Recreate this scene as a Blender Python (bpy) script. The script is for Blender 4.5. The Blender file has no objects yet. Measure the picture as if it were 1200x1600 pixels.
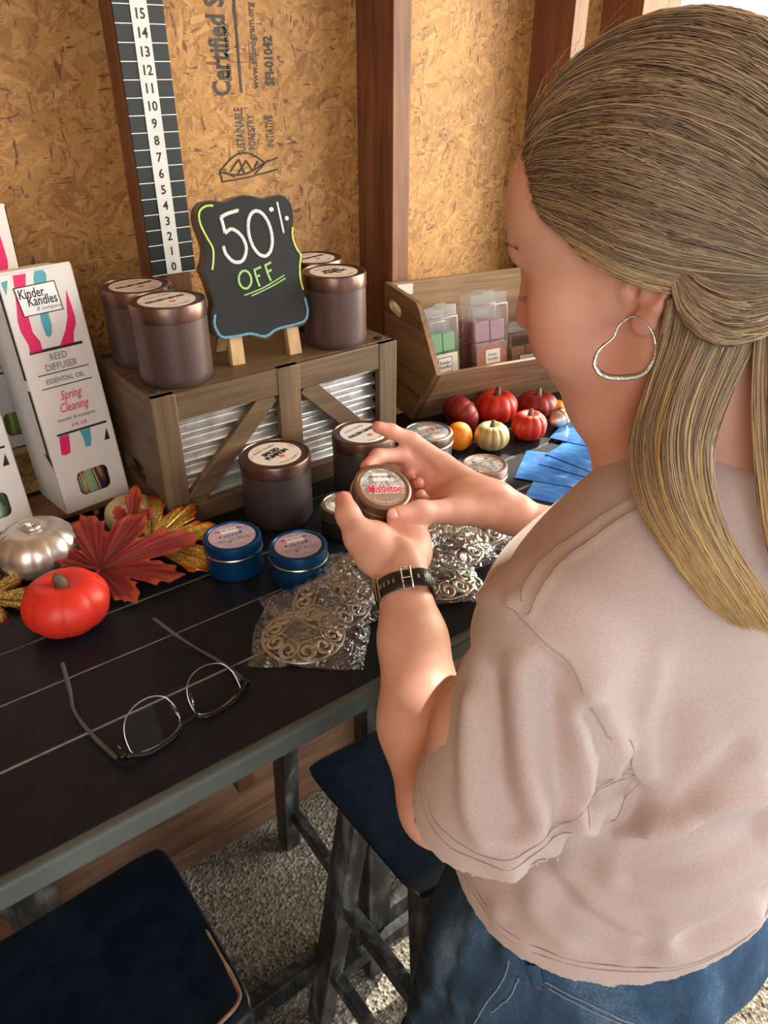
import bpy, bmesh, math, random
import numpy as np
from mathutils import Vector, Matrix
R = math.radians
PI = math.pi
random.seed(7)
rng = np.random.default_rng(7)
sc = bpy.context.scene
col = sc.collection

# ------------------------------------------------------------------ camera
cam = bpy.data.cameras.new('camera')
cam.sensor_fit = 'VERTICAL'
cam.sensor_height = 32.0
cam.lens = 32.0 * 1190.0 / 1600.0
cam.clip_start = 0.02
camo = bpy.data.objects.new('camera', cam)
col.objects.link(camo)
camo.location = (0, 0, 1.58)
camo.rotation_euler = (R(90 - 30.4), 0, R(52.5 - 90))
sc.camera = camo

# ------------------------------------------------------------------ light
sc.view_settings.view_transform = 'Standard'
sc.view_settings.look = 'None'
sc.view_settings.gamma = 1.0
sc.view_settings.use_curve_mapping = False
sc.view_settings.exposure = 0.08
w = bpy.data.worlds.new('daylight')
sc.world = w
w.use_nodes = True
wn = w.node_tree
bg = wn.nodes['Background']
tc = wn.nodes.new('ShaderNodeTexCoord')
sep = wn.nodes.new('ShaderNodeSeparateXYZ')
wn.links.new(tc.outputs['Generated'], sep.inputs[0])
cr = wn.nodes.new('ShaderNodeValToRGB')
wn.links.new(sep.outputs['Z'], cr.inputs[0])
e = cr.color_ramp.elements
e[0].position = 0.0; e[0].color = (0.62, 0.66, 0.66, 1)
e[1].position = 0.6; e[1].color = (0.55, 0.74, 1.0, 1)
e2 = cr.color_ramp.elements.new(0.15); e2.color = (0.92, 0.97, 1.0, 1)
wn.links.new(cr.outputs[0], bg.inputs[0])
bg.inputs[1].default_value = 1.35


def light(name, kind, loc, target, energy, color=(1, 1, 1), size=1.0, size_y=None):
    l = bpy.data.lights.new(name, kind)
    l.energy = energy
    l.color = color
    if kind == 'AREA':
        l.size = size
        if size_y:
            l.shape = 'RECTANGLE'
            l.size_y = size_y
    o = bpy.data.objects.new(name, l)
    col.objects.link(o)
    o.location = loc
    d = Vector(target) - Vector(loc)
    o.rotation_euler = d.to_track_quat('-Z', 'Y').to_euler()
    return o


sun = light('sun', 'SUN', (5.0, 2.1, 3.5), (5.0 - math.cos(R(17.5)), 2.1 - math.sin(R(17.5)), 3.5 - math.tan(R(35))), 9.0, (1.0, 0.92, 0.78))
sun.data.angle = R(1.0)
# daylight falling through the wide open side of the shed (to the right of the camera)
light('open_side_daylight', 'AREA', (2.7, -0.5, 1.9), (0.7, 0.8, 1.1), 80, (1.0, 0.97, 0.92), 1.8, 1.8)
# added fill lamp behind the camera, brightening the face and near sides
light('rear_fill', 'AREA', (-1.15, -1.2, 1.95), (0.4, 0.55, 1.2), 27, (1.0, 0.96, 0.9), 1.6, 1.5)
# low warm bounce from the sunlit gravel beyond the doorway onto the back wall
light('doorway_bounce', 'AREA', (2.1, 0.55, 1.35), (1.0, 1.145, 1.45), 30, (1.0, 0.86, 0.52), 0.5, 0.9)


# ------------------------------------------------------------------ materials
def ramp(nt, fac, stops):
    r = nt.nodes.new('ShaderNodeValToRGB')
    els = r.color_ramp.elements
    while len(els) > 1:
        els.remove(els[-1])
    els[0].position = stops[0][0]; els[0].color = (*stops[0][1], 1)
    for p, c in stops[1:]:
        x = els.new(p); x.color = (*c, 1)
    nt.links.new(fac, r.inputs[0])
    return r.outputs[0]


def mapping(nt, scale=(1, 1, 1), rot=(0, 0, 0), loc=(0, 0, 0)):
    t = nt.nodes.new('ShaderNodeTexCoord')
    m = nt.nodes.new('ShaderNodeMapping')
    m.inputs['Scale'].default_value = scale
    m.inputs['Rotation'].default_value = rot
    m.inputs['Location'].default_value = loc
    nt.links.new(t.outputs['Object'], m.inputs[0])
    return m.outputs[0]


def noise(nt, vec, scale, detail=4, rough=0.55, dist=0.0):
    n = nt.nodes.new('ShaderNodeTexNoise')
    n.inputs['Scale'].default_value = scale
    n.inputs['Detail'].default_value = detail
    n.inputs['Roughness'].default_value = rough
    n.inputs['Distortion'].default_value = dist
    nt.links.new(vec, n.inputs['Vector'])
    return n.outputs[0]


def voro(nt, vec, scale, out='Distance', feature='F1'):
    n = nt.nodes.new('ShaderNodeTexVoronoi')
    n.feature = feature
    n.inputs['Scale'].default_value = scale
    nt.links.new(vec, n.inputs['Vector'])
    return n.outputs[out]


def mixc(nt, fac, a, b, mode='MIX'):
    m = nt.nodes.new('ShaderNodeMix')
    m.data_type = 'RGBA'
    m.blend_type = mode
    for sock, v in ((0, fac), (6, a), (7, b)):
        if isinstance(v, (int, float)):
            m.inputs[sock].default_value = v
        elif isinstance(v, tuple):
            m.inputs[sock].default_value = (*v, 1)
        else:
            nt.links.new(v, m.inputs[sock])
    return m.outputs[2]


def mth(nt, op, a, b=0.0):
    m = nt.nodes.new('ShaderNodeMath')
    m.operation = op
    for i, v in ((0, a), (1, b)):
        if isinstance(v, (int, float)):
            m.inputs[i].default_value = v
        else:
            nt.links.new(v, m.inputs[i])
    return m.outputs[0]


def new_mat(name, rough=0.5, metal=0.0, base=(0.5, 0.5, 0.5), spec=0.5):
    m = bpy.data.materials.new(name)
    m.use_nodes = True
    nt = m.node_tree
    b = nt.nodes['Principled BSDF']
    b.inputs['Base Color'].default_value = (*base, 1)
    b.inputs['Roughness'].default_value = rough
    b.inputs['Metallic'].default_value = metal
    b.inputs['Specular IOR Level'].default_value = spec
    return m, nt, b


def bump(nt, b, h, strength=0.3, dist=0.002):
    n = nt.nodes.new('ShaderNodeBump')
    n.inputs['Strength'].default_value = strength
    n.inputs['Distance'].default_value = dist
    nt.links.new(h, n.inputs['Height'])
    nt.links.new(n.outputs[0], b.inputs['Normal'])


def plain(name, c, rough=0.5, metal=0.0, var=0.12, scale=40, bmp=0.0, spec=0.5):
    """a colour with a little procedural mottling"""
    m, nt, b = new_mat(name, rough, metal, c, spec)
    v = mapping(nt)
    n = noise(nt, v, scale)
    lo = tuple(max(0, x * (1 - var)) for x in c)
    hi = tuple(min(1, x * (1 + var)) for x in c)
    b_c = ramp(nt, n, [(0.3, lo), (0.7, hi)])
    nt.links.new(b_c, b.inputs['Base Color'])
    if bmp:
        bump(nt, b, n, bmp)
    return m


def wood(name, dark, light_, axis=0, rough=0.55, scale=1.0, grain=1.0, blotch=0.3):
    m, nt, b = new_mat(name, rough)
    s = [42 * scale] * 3
    s[axis] = 3.0 * scale
    v = mapping(nt, tuple(s))
    n1 = noise(nt, v, 1.0, 6, 0.6, 0.8)
    s2 = [210 * scale] * 3
    s2[axis] = 6 * scale
    n2 = noise(nt, mapping(nt, tuple(s2)), 1.0, 2)
    mixn = mth(nt, 'ADD', mth(nt, 'MULTIPLY', n1, 0.7), mth(nt, 'MULTIPLY', n2, 0.3))
    mid = tuple((a + c) / 2 for a, c in zip(dark, light_))
    c = ramp(nt, mixn, [(0.36, dark), (0.5, mid), (0.64, light_)])
    n3 = noise(nt, mapping(nt), 6.0, 3)
    c = mixc(nt, mth(nt, 'MULTIPLY', ramp(nt, n3, [(0.4, (0, 0, 0)), (0.7, (1, 1, 1))]), blotch), c, dark, 'MULTIPLY')
    nt.links.new(c, b.inputs['Base Color'])
    bump(nt, b, mixn, 0.25 * grain, 0.001)
    return m


def osb_mat():
    m, nt, b = new_mat('oriented_strand_board', 0.6)
    layers = []
    for i, (ang, sx, sy) in enumerate(((0.35, 17, 95), (-0.6, 22, 120), (1.35, 15, 85), (0.9, 30, 150))):
        v = mapping(nt, (1, 1, 1), (0, ang, 0), (i * 3.1, 0.2, i * 1.7))
        mm = nt.nodes.new('ShaderNodeMapping')
        mm.inputs['Scale'].default_value = (sx, 1.0, sy)
        nt.links.new(v, mm.inputs[0])
        dn = nt.nodes.new('ShaderNodeTexNoise')
        dn.inputs['Scale'].default_value = 1.0
        nt.links.new(mm.outputs[0], dn.inputs['Vector'])
        vm = nt.nodes.new('ShaderNodeVectorMath'); vm.operation = 'MULTIPLY_ADD'
        nt.links.new(dn.outputs[1], vm.inputs[0])
        vm.inputs[1].default_value = (0.8, 0.8, 0.8)
        nt.links.new(mm.outputs[0], vm.inputs[2])
        vn = nt.nodes.new('ShaderNodeTexVoronoi')
        vn.inputs['Scale'].default_value = 1.0
        nt.links.new(vm.outputs[0], vn.inputs['Vector'])
        sp = nt.nodes.new('ShaderNodeSeparateColor')
        nt.links.new(vn.outputs['Color'], sp.inputs[0])
        layers.append((sp.outputs[0], vn.outputs['Distance']))
    sel = noise(nt, mapping(nt), 34, 3, 0.6, 1.4)
    f1 = mth(nt, 'GREATER_THAN', sel, 0.5)
    sel2 = noise(nt, mapping(nt, (1, 1, 1), (0, 0, 0), (4, 4, 4)), 26, 3, 0.6, 1.4)
    f2 = mth(nt, 'GREATER_THAN', sel2, 0.5)

    def pick(k):
        a = mixc(nt, f1, layers[0][k], layers[1][k])
        c = mixc(nt, f1, layers[2][k], layers[3][k])
        return mixc(nt, f2, a, c)
    g = pick(0)
    d = pick(1)
    big = noise(nt, mapping(nt), 7, 2)
    cc = ramp(nt, mth(nt, 'ADD', mth(nt, 'MULTIPLY', g, 0.75), mth(nt, 'MULTIPLY', big, 0.25)),
              [(0.08, (0.27, 0.118, 0.028)), (0.35, (0.40, 0.198, 0.052)), (0.62, (0.46, 0.235, 0.064)), (0.92, (0.55, 0.31, 0.100))])
    fib = noise(nt, mapping(nt, (300, 1, 40), (0, 0.5, 0)), 1.0, 2)
    cc = mixc(nt, 0.22, cc, ramp(nt, fib, [(0.3, (0.5, 0.42, 0.32)), (0.7, (1, 1, 1))]), 'MULTIPLY')
    # small dark bark slivers
    sv = mapping(nt, (38, 1, 120), (0, 0.8, 0))
    sl = noise(nt, sv, 1.0, 1, 0.4, 1.5)
    sl2 = noise(nt, mapping(nt, (110, 1, 30), (0, -0.5, 0), (7, 7, 7)), 1.0, 1, 0.4, 1.5)
    sl = mth(nt, 'MAXIMUM', sl, sl2)
    sm_ = ramp(nt, sl, [(0.67, (0, 0, 0)), (0.73, (1, 1, 1))])
    cc = mixc(nt, mth(nt, 'MULTIPLY', sm_, 0.9), cc, (0.13, 0.05, 0.02))
    nt.links.new(cc, b.inputs['Base Color'])
    ridg = nt.nodes.new('ShaderNodeTexWave')
    ridg.bands_direction = 'Z'
    ridg.inputs['Scale'].default_value = 110
    ridg.inputs['Distortion'].default_value = 0.3
    nt.links.new(mapping(nt), ridg.inputs['Vector'])
    hh = mth(nt, 'ADD', mth(nt, 'ADD', g, mth(nt, 'MULTIPLY', d, 0.6)), mth(nt, 'MULTIPLY', ridg.outputs['Fac'], 0.35))
    bump(nt, b, hh, 0.5, 0.0012)
    return m


M = {}
M['osb'] = osb_mat()
M['stud_x'] = wood('stud_lumber', (0.11, 0.04, 0.018), (0.26, 0.11, 0.05), 2, 0.6)
M['sill_wood'] = wood('sill_lumber', (0.13, 0.065, 0.034), (0.28, 0.145, 0.075), 0, 0.7)
M['ink'] = plain('black_ink', (0.05, 0.045, 0.04), 0.7, var=0.4)
M['black_paint'] = plain('black_satin_paint', (0.0085, 0.0120, 0.0185), 0.42, var=0.3, bmp=0.03, spec=0.24)
M['gap_light'] = plain('painted_gap_light', (0.40, 0.41, 0.36), 0.45, var=0.4, scale=60)  # brightness along the slat gaps, put into the colour
M['rail_paint'] = plain('sheen_grey_rail_paint', (0.075, 0.090, 0.085), 0.36, var=0.25, scale=12)  # grey base lightened to carry the lit, reflecting front edge
M['stool_paint'] = plain('black_blue_stool_lacquer', (0.007, 0.0135, 0.024), 0.33, var=0.4, bmp=0.02)
M['stool_edge'] = plain('rubbed_through_edge', (0.30, 0.17, 0.09), 0.5, var=0.6, scale=50)


def worn_black():
    m, nt, b = new_mat('distressed_black_wood', 0.42)
    n = noise(nt, mapping(nt, (30, 30, 8)), 1.0, 5, 0.65)
    c = ramp(nt, n, [(0.46, (0.014, 0.016, 0.018)), (0.58, (0.06, 0.065, 0.062)), (0.72, (0.20, 0.20, 0.18))])
    nt.links.new(c, b.inputs['Base Color'])
    bump(nt, b, n, 0.15)
    return m


M['worn_black'] = worn_black()
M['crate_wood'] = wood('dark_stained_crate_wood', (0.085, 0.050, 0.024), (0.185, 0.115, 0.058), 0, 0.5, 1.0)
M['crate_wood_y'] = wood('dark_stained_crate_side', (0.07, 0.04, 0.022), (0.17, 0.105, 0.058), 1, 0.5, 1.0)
M['crate_wood_z'] = wood('dark_stained_crate_stile', (0.085, 0.050, 0.024), (0.175, 0.110, 0.056), 2, 0.5, 1.0)
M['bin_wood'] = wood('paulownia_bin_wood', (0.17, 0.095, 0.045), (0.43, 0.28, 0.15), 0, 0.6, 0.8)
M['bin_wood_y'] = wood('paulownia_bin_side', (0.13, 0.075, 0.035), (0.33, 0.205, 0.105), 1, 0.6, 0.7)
M['pine'] = wood('pale_pine', (0.42, 0.24, 0.10), (0.62, 0.40, 0.19), 2, 0.55)
M['rubber'] = plain('black_rubber', (0.02, 0.02, 0.02), 0.6)
M['white_card'] = plain('white_card', (0.74, 0.70, 0.66), 0.6, var=0.03)
M['white'] = plain('white_print', (0.85, 0.84, 0.82), 0.5, var=0.03)
M['magenta'] = plain('magenta_print', (0.72, 0.012, 0.13), 0.55, var=0.04)
M['teal'] = plain('teal_print', (0.08, 0.36, 0.44), 0.55, var=0.04)
M['black'] = plain('black_print', (0.008, 0.012, 0.013), 0.5, var=0.1)
M['redprint'] = plain('red_print', (0.70, 0.03, 0.10), 0.5, var=0.05)
M['greyprint'] = plain('grey_print', (0.22, 0.2, 0.19), 0.5, var=0.05)


def corrugated():
    m, nt, b = new_mat('galvanised_corrugated_steel', 0.34, 0.85)
    n = noise(nt, mapping(nt), 35, 5, 0.7)
    c = ramp(nt, n, [(0.35, (0.42, 0.42, 0.40)), (0.6, (0.72, 0.72, 0.70)), (0.75, (0.5, 0.44, 0.36))])
    nt.links.new(c, b.inputs['Base Color'])
    return m


M['steel_sheet'] = corrugated()


def gravel():
    m, nt, b = new_mat('crushed_gravel', 0.9)
    v = mapping(nt)
    n = noise(nt, v, 5.5, 3)
    g = voro(nt, v, 150, 'Color')
    sp = nt.nodes.new('ShaderNodeSeparateColor')
    nt.links.new(g, sp.inputs[0])
    c = ramp(nt, sp.outputs[0], [(0.0, (0.10, 0.085, 0.065)), (0.5, (0.24, 0.21, 0.165)), (1.0, (0.46, 0.43, 0.36))])
    c = mixc(nt, ramp(nt, n, [(0.35, (0, 0, 0)), (0.65, (0.7, 0.7, 0.7))]), c, (0.15, 0.115, 0.08))
    nt.links.new(c, b.inputs['Base Color'])
    d = voro(nt, v, 150)
    bump(nt, b, d, 0.9, 0.004)
    return m


M['gravel'] = gravel()


# ------------------------------------------------------------------ mesh helpers
class MB:
    """collects shapes for ONE mesh part"""

    def __init__(self):
        self.v = []
        self.f = []
        self.mi = []

    def add(self, vs, fs, mi=0):
        o = len(self.v)
        self.v += [tuple(map(float, p)) for p in vs]
        self.f += [tuple(i + o for i in f) for f in fs]
        self.mi += [mi] * len(fs)
        return self

    def box(self, c, s, rot=None, mi=0):
        vs = []
        for dx in (-.5, .5):
            for dy in (-.5, .5):
                for dz in (-.5, .5):
                    p = Vector((dx * s[0], dy * s[1], dz * s[2]))
                    if rot is not None:
                        p = rot @ p
                    vs.append(p + Vector(c))
        return self.add(vs, [(0, 1, 3, 2), (4, 6, 7, 5), (0, 4, 5, 1), (2, 3, 7, 6), (0, 2, 6, 4), (1, 5, 7, 3)], mi)

    def beam(self, a, b, w, h, up=(0, 0, 1), mi=0):
        """rectangular bar from a to b: w across, h along up"""
        a = Vector(a); b = Vector(b)
        d = (b - a)
        L = d.length
        d.normalize()
        s = d.cross(Vector(up))
        if s.length < 1e-4:
            s = d.cross(Vector((0, 1, 0)))
        s.normalize()
        u = s.cross(d)
        rot = Matrix((s, d, u)).transposed()
        return self.box((a + b) / 2, (w, L, h), rot, mi)

    def tube(self, pts, r, n=8, closed=False, cap=True, mi=0, flat=1.0, flat_up=None):
        pts = [Vector(p) for p in pts]
        k = len(pts)
        rs = r if hasattr(r, '__len__') else [r] * k
        o = len(self.v)
        prev = None
        for i, p in enumerate(pts):
            if closed:
                d = pts[(i + 1) % k] - pts[i - 1]
            else:
                d = pts[min(i + 1, k - 1)] - pts[max(i - 1, 0)]
            if d.length < 1e-9:
                d = Vector((0, 0, 1))
            d.normalize()
            if flat_up is not None:
                s = d.cross(Vector(flat_up))
                if s.length < 1e-5:
                    s = d.orthogonal()
            elif prev is None:
                s = d.orthogonal()
            else:
                s = prev - d * prev.dot(d)
                if s.length < 1e-6:
                    s = d.orthogonal()
            s.normalize()
            prev = s
            u = d.cross(s)
            for j in range(n):
                a = 2 * PI * j / n
                q = p + s * (math.cos(a) * rs[i]) + u * (math.sin(a) * rs[i] * flat)
                self.v.append(tuple(q))
        rng_ = range(k) if closed else range(k - 1)
        for i in rng_:
            i2 = (i + 1) % k
            for j in range(n):
                j2 = (j + 1) % n
                self.f.append((o + i * n + j, o + i * n + j2, o + i2 * n + j2, o + i2 * n + j))
                self.mi.append(mi)
        if cap and not closed:
            self.f.append(tuple(o + j for j in range(n))[::-1]); self.mi.append(mi)
            self.f.append(tuple(o + (k - 1) * n + j for j in range(n))); self.mi.append(mi)
        return self

    def lathe(self, prof, n=48, mat=None, mi=0, c=(0, 0, 0)):
        mat = mat or Matrix.Identity(3)
        vs = []
        fs = []
        for (r, z) in prof:
            for j in range(n):
                a = 2 * PI * j / n
                vs.append(mat @ Vector((r * math.cos(a), r * math.sin(a), z)) + Vector(c))
        for i in range(len(prof) - 1):
            for j in range(n):
                j2 = (j + 1) % n
                fs.append((i * n + j, i * n + j2, (i + 1) * n + j2, (i + 1) * n + j))
        fs.append(tuple(range(n))[::-1])
        fs.append(tuple((len(prof) - 1) * n + j for j in range(n)))
        return self.add(vs, fs, mi)

    def prism(self, outline, t, mat=None, mi=0):
        """2-D outline (ccw) extruded t along z, through a 4x4 matrix"""
        mat = mat or Matrix.Identity(4)
        n = len(outline)
        vs = [mat @ Vector((x, y, 0)) for x, y in outline] + [mat @ Vector((x, y, t)) for x, y in outline]
        fs = [tuple(range(n))[::-1], tuple(range(n, 2 * n))]
        fs += [(i, (i + 1) % n, n + (i + 1) % n, n + i) for i in range(n)]
        return self.add(vs, fs, mi)

    def grid(self, fn, nu, nv, closed_u=False, mi=0, cap=False):
        vs = [fn(i / (nu if closed_u else nu - 1), j / (nv - 1)) for j in range(nv) for i in range(nu)]
        fs = []
        for j in range(nv - 1):
            for i in range(nu if closed_u else nu - 1):
                i2 = (i + 1) % nu
                fs.append((j * nu + i, j * nu + i2, (j + 1) * nu + i2, (j + 1) * nu + i))
        return self.add(vs, fs, mi)

    def build(self, name, mats, parent=None, smooth=40, bevel=0.0, seg=2, world=False):
        me = bpy.data.meshes.new(name)
        v = self.v
        if world and parent is not None:
            off = parent.location
            v = [(p[0] - off[0], p[1] - off[1], p[2] - off[2]) for p in v]
        me.from_pydata(v, [], self.f)
        if not isinstance(mats, (list, tuple)):
            mats = [mats]
        for m in mats:
            me.materials.append(m)
        me.polygons.foreach_set('material_index', self.mi)
        if smooth:
            me.shade_smooth()
            me.set_sharp_from_angle(angle=R(smooth))
        me.update()
        o = bpy.data.objects.new(name, me)
        col.objects.link(o)
        if parent is not None:
            o.parent = parent
        if bevel:
            b = o.modifiers.new('bevel', 'BEVEL')
            b.width = bevel
            b.segments = seg
            b.limit_method = 'ANGLE'
            b.angle_limit = R(40)
        return o


def tag(o, label=None, cat=None, group=None, kind=None):
    if label: o['label'] = label
    if cat: o['category'] = cat
    if group: o['group'] = group
    if kind: o['kind'] = kind
    return o


def thing(name, loc, rz=0.0, label=None, cat=None, group=None):
    o = bpy.data.objects.new(name, None)
    o.empty_display_size = 0.03
    col.objects.link(o)
    o.location = loc
    o.rotation_euler = (0, 0, rz)
    return tag(o, label, cat, group)


def struct(name, mb, m, **k):
    return tag(mb.build(name, m, **k), kind='structure')


def copy_tree(o, parent=None):
    c = o.copy()
    col.objects.link(c)
    c.parent = parent
    for ch in list(o.children):
        copy_tree(ch, c)
    return c


def _curve_to_mb(cu):
    o = bpy.data.objects.new('tmp', cu)
    col.objects.link(o)
    dg = bpy.context.evaluated_depsgraph_get()
    dg.update()
    me = o.evaluated_get(dg).to_mesh()
    vs = [tuple(v.co) for v in me.vertices]
    fs = [tuple(p.vertices) for p in me.polygons]
    o.evaluated_get(dg).to_mesh_clear()
    bpy.data.objects.remove(o)
    bpy.data.curves.remove(cu)
    return vs, fs


def text_geo(s, size, align='CENTER', bold=0.0, shear=0.0, ext=0.00008, sx=1.0, spacing=1.0, res=2):
    cu = bpy.data.curves.new('t', 'FONT')
    cu.body = s
    cu.size = size
    cu.align_x = align
    cu.align_y = 'CENTER'
    cu.offset = bold * size
    cu.shear = shear
    cu.extrude = ext
    cu.resolution_u = res
    cu.space_character = spacing
    vs, fs = _curve_to_mb(cu)
    return [(x * sx, y, z) for x, y, z in vs], fs


def plate_geo(outline, holes, t):
    """flat plate with holes, thickness t centred on z=0"""
    cu = bpy.data.curves.new('p', 'CURVE')
    cu.dimensions = '2D'
    cu.fill_mode = 'BOTH'
    cu.extrude = t / 2
    for ol in [outline] + list(holes):
        sp = cu.splines.new('POLY')
        sp.points.add(len(ol) - 1)
        for i, (x, y) in enumerate(ol):
            sp.points[i].co = (x, y, 0, 1)
        sp.use_cyclic_u = True
    return _curve_to_mb(cu)


def put(mb, geo, mat=None, mi=0):
    vs, fs = geo
    if mat is not None:
        vs = [mat @ Vector(p) for p in vs]
    mb.add(vs, fs, mi)
    return mb


def frame(origin, xaxis, yaxis):
    x = Vector(xaxis).normalized()
    y = Vector(yaxis)
    y = (y - x * y.dot(x)).normalized()
    z = x.cross(y)
    m = Matrix((x, y, z)).transposed().to_4x4()
    m.translation = Vector(origin)
    return m


def smooth_line(pts, n=8, closed=False):
    """Catmull-Rom through the points"""
    P = [Vector(p) for p in pts]
    k = len(P)
    out = []
    segs = k if closed else k - 1
    for i in range(segs):
        if closed:
            a, b, c, d = P[i - 1], P[i], P[(i + 1) % k], P[(i + 2) % k]
        else:
            a, b, c, d = P[max(i - 1, 0)], P[i], P[i + 1], P[min(i + 2, k - 1)]
        for j in range(n):
            t = j / n
            out.append(0.5 * ((2 * b) + (c - a) * t + (2 * a - 5 * b + 4 * c - d) * t * t + (3 * b - a - 3 * c + d) * t ** 3))
    if not closed:
        out.append(P[-1])
    return out


def rrect(w, h, r, n=5, cx=0, cy=0):
    out = []
    for (sx, sy, a0) in ((1, 1, 0), (-1, 1, 90), (-1, -1, 180), (1, -1, 270)):
        for i in range(n + 1):
            a = R(a0 + 90 * i / n)
            out.append((cx + sx * (w / 2 - r) + r * math.cos(a), cy + sy * (h / 2 - r) + r * math.sin(a)))
    return out

# ================================================================== SETTING
WY = 1.145      # face of the strand board wall
SY = 1.05       # front face of the studs
TZ = 1.05       # table top

struct('floor', MB().box((0.6, 0.3, -0.05), (5.0, 4.0, 0.1)), M['gravel'], smooth=0)
pb = MB()
for i in range(4200):
    x = random.uniform(-0.1, 1.45)
    y = random.uniform(0.1, 1.08)
    r = random.uniform(0.0016, 0.0048)
    a = random.uniform(0, 6.28)
    vs = []
    for (dx, dy, dz) in ((1, 0, 0.1), (0, 1, 0), (-1, 0, 0.15), (0, -1, 0), (0.2, 0.1, 0.75), (0, 0, -0.6)):
        k = random.uniform(0.7, 1.2) * r
        vs.append((x + (dx * math.cos(a) - dy * math.sin(a)) * k, y + (dx * math.sin(a) + dy * math.cos(a)) * k, dz * k + r * 0.3))
    pb.add(vs, [(0, 1, 4), (1, 2, 4), (2, 3, 4), (3, 0, 4), (1, 0, 5), (2, 1, 5), (3, 2, 5), (0, 3, 5)])
tag(pb.build('gravel', M['gravel'], smooth=0), 'loose crushed grey gravel scattered over the shed floor', 'gravel', kind='stuff')

wall = struct('wall_back', MB().box((0.0, WY + 0.006, 1.435), (3.06, 0.012, 2.45)), M['osb'], smooth=0)
struct('wall_left', MB().box((-1.5, -0.3, 1.32), (0.012, 2.9, 2.64)), M['osb'], smooth=0)
struct('ceiling', MB().box((0.35, -0.45, 2.66), (3.8, 3.5, 0.03)), M['osb'], smooth=0)  # unseen roof, put in to keep light from above off the table
# the sheet joints' studs: left face seen, narrow front face lit
for i, (x0, x1) in enumerate(((0.420, 0.458), (0.823, 0.859), (1.222, 1.258), (1.412, 1.53), (-0.05, -0.012), (-0.5, -0.462), (-0.95, -0.912))):
    struct('trim_%d' % (i + 1), MB().box(((x0 + x1) / 2, (SY + WY) / 2, 1.445 if i == 0 else 1.345), (x1 - x0, WY - SY, 2.39 if i == 0 else 2.59)), M['stud_x'], bevel=0.0015)
struct('trim_8', MB().box((0.0, WY + 0.004, 0.105), (3.06, 0.018, 0.21)).box((0.0, 1.134, 0.062), (3.06, 0.03, 0.04)).box((0.0, 1.142, 0.022), (3.06, 0.02, 0.044)), M['sill_wood'], bevel=0.002)
struct('trim_9', MB().box((2.3, (SY + WY) / 2, 2.38), (1.6, 0.095, 0.5)), M['stud_x'])  # unseen door header, its height set to block sun from the hands

# the mill's ink stamp on the board, reading upwards
ink = MB()


def stamp(s, x, z0, size, bold=0.02, sx=1.0):
    m = frame((x, WY - 0.0004, z0), (0, 0, 1), (-1, 0, 0))
    put(ink, text_geo(s, size, 'LEFT', bold, 0, 0.00005, sx), m)


stamp('Certified Sourcing', 0.584, 1.541, 0.0400, 0.03, 0.70)
stamp('chain of custody', 0.596, 1.560, 0.0120, 0.03, 0.9)
stamp('SUSTAINABLE', 0.6065, 1.462, 0.0200, 0.02, 0.52)
stamp('www.sfiprogram.org', 0.6385, 1.550, 0.0150, 0.02, 0.86)
stamp('FORESTRY', 0.6255, 1.468, 0.0165, 0.015, 0.62)
stamp('INITIATIVE', 0.657, 1.470, 0.0185, 0.02, 0.50)
stamp('SFI-01042', 0.664, 1.553, 0.0200, 0.04, 0.80)
ink.box((0.6135, WY - 0.0004, 1.64), (0.004, 0.0004, 0.19))
for k in (0, 1):
    pts = [(0.566 + 0.078 * t, 1.441 + (0.020 if k else -0.010) * math.sin(PI * t) + 0.008 * t) for t in np.linspace(0, 1, 16)]
    ink.tube([(x, WY - 0.0003, z) for x, z in pts], 0.0013, 5)
for x0, z0, x1, z1 in ((0.566, 1.441, 0.569, 1.426), (0.569, 1.427, 0.612, 1.430), (0.612, 1.430, 0.666, 1.438), (0.640, 1.448, 0.668, 1.455), (0.625, 1.434, 0.650, 1.452),
                       (0.583, 1.440, 0.600, 1.456), (0.600, 1.456, 0.607, 1.436), (0.594, 1.434, 0.612, 1.454), (0.612, 1.454, 0.622, 1.438), (0.622, 1.438, 0.632, 1.452), (0.575, 1.440, 0.590, 1.432)):
    ink.tube([(x0, WY - 0.0003, z0), (x1, WY - 0.0003, z1)], 0.0012, 5)
# a long dark strand pressed into the board
ink.build('ink_stamp', M['ink'], wall, smooth=0)

# ================================================================== TABLE
TX0, TX1 = -1.1, 2.05
table = thing('slatted_table', (0.5, 0.72, 0), 0, 'long bar height table of black painted slats standing along the wall', 'table')
slats = [(0.4605, 0.5625), (0.5665, 0.6475), (0.6505, 0.7265), (0.7295, 0.807), (0.810, 0.890), (0.893, 0.972)]
for y0, y1 in slats:
    MB().box(((TX0 + TX1) / 2, (y0 + y1) / 2, TZ - 0.009), (TX1 - TX0, y1 - y0, 0.018)).build('slat', M['black_paint'], table, bevel=0.0012, world=True)
    # pale strip paints in the light seen at the gap beside each slat
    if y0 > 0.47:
        MB().box(((TX0 + TX1) / 2, y0 - 0.0002, TZ - 0.0045), (TX1 - TX0, 0.0026 if y0 < 0.57 else 0.0012, 0.006)).build('gap_light_strip', M['gap_light'], table, smooth=0, world=True)
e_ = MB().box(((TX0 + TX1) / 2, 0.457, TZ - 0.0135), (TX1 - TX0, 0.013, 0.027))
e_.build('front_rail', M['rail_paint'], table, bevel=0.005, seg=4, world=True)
MB().box(((TX0 + TX1) / 2, 0.974, TZ - 0.02), (TX1 - TX0, 0.006, 0.034)).build('back_rail', M['black_paint'], table, world=True)
for x in (-0.15, 0.5, 1.5):
    MB().box((x, 0.715, TZ - 0.034), (0.07, 0.49, 0.03)).build('cross_bearer', M['worn_black'], table, bevel=0.002, world=True)
MB().box((0.44, 0.470, 1.020), (0.245, 0.012, 0.022)).build('cleat', M['white_card'], table, bevel=0.001, world=True)
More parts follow.
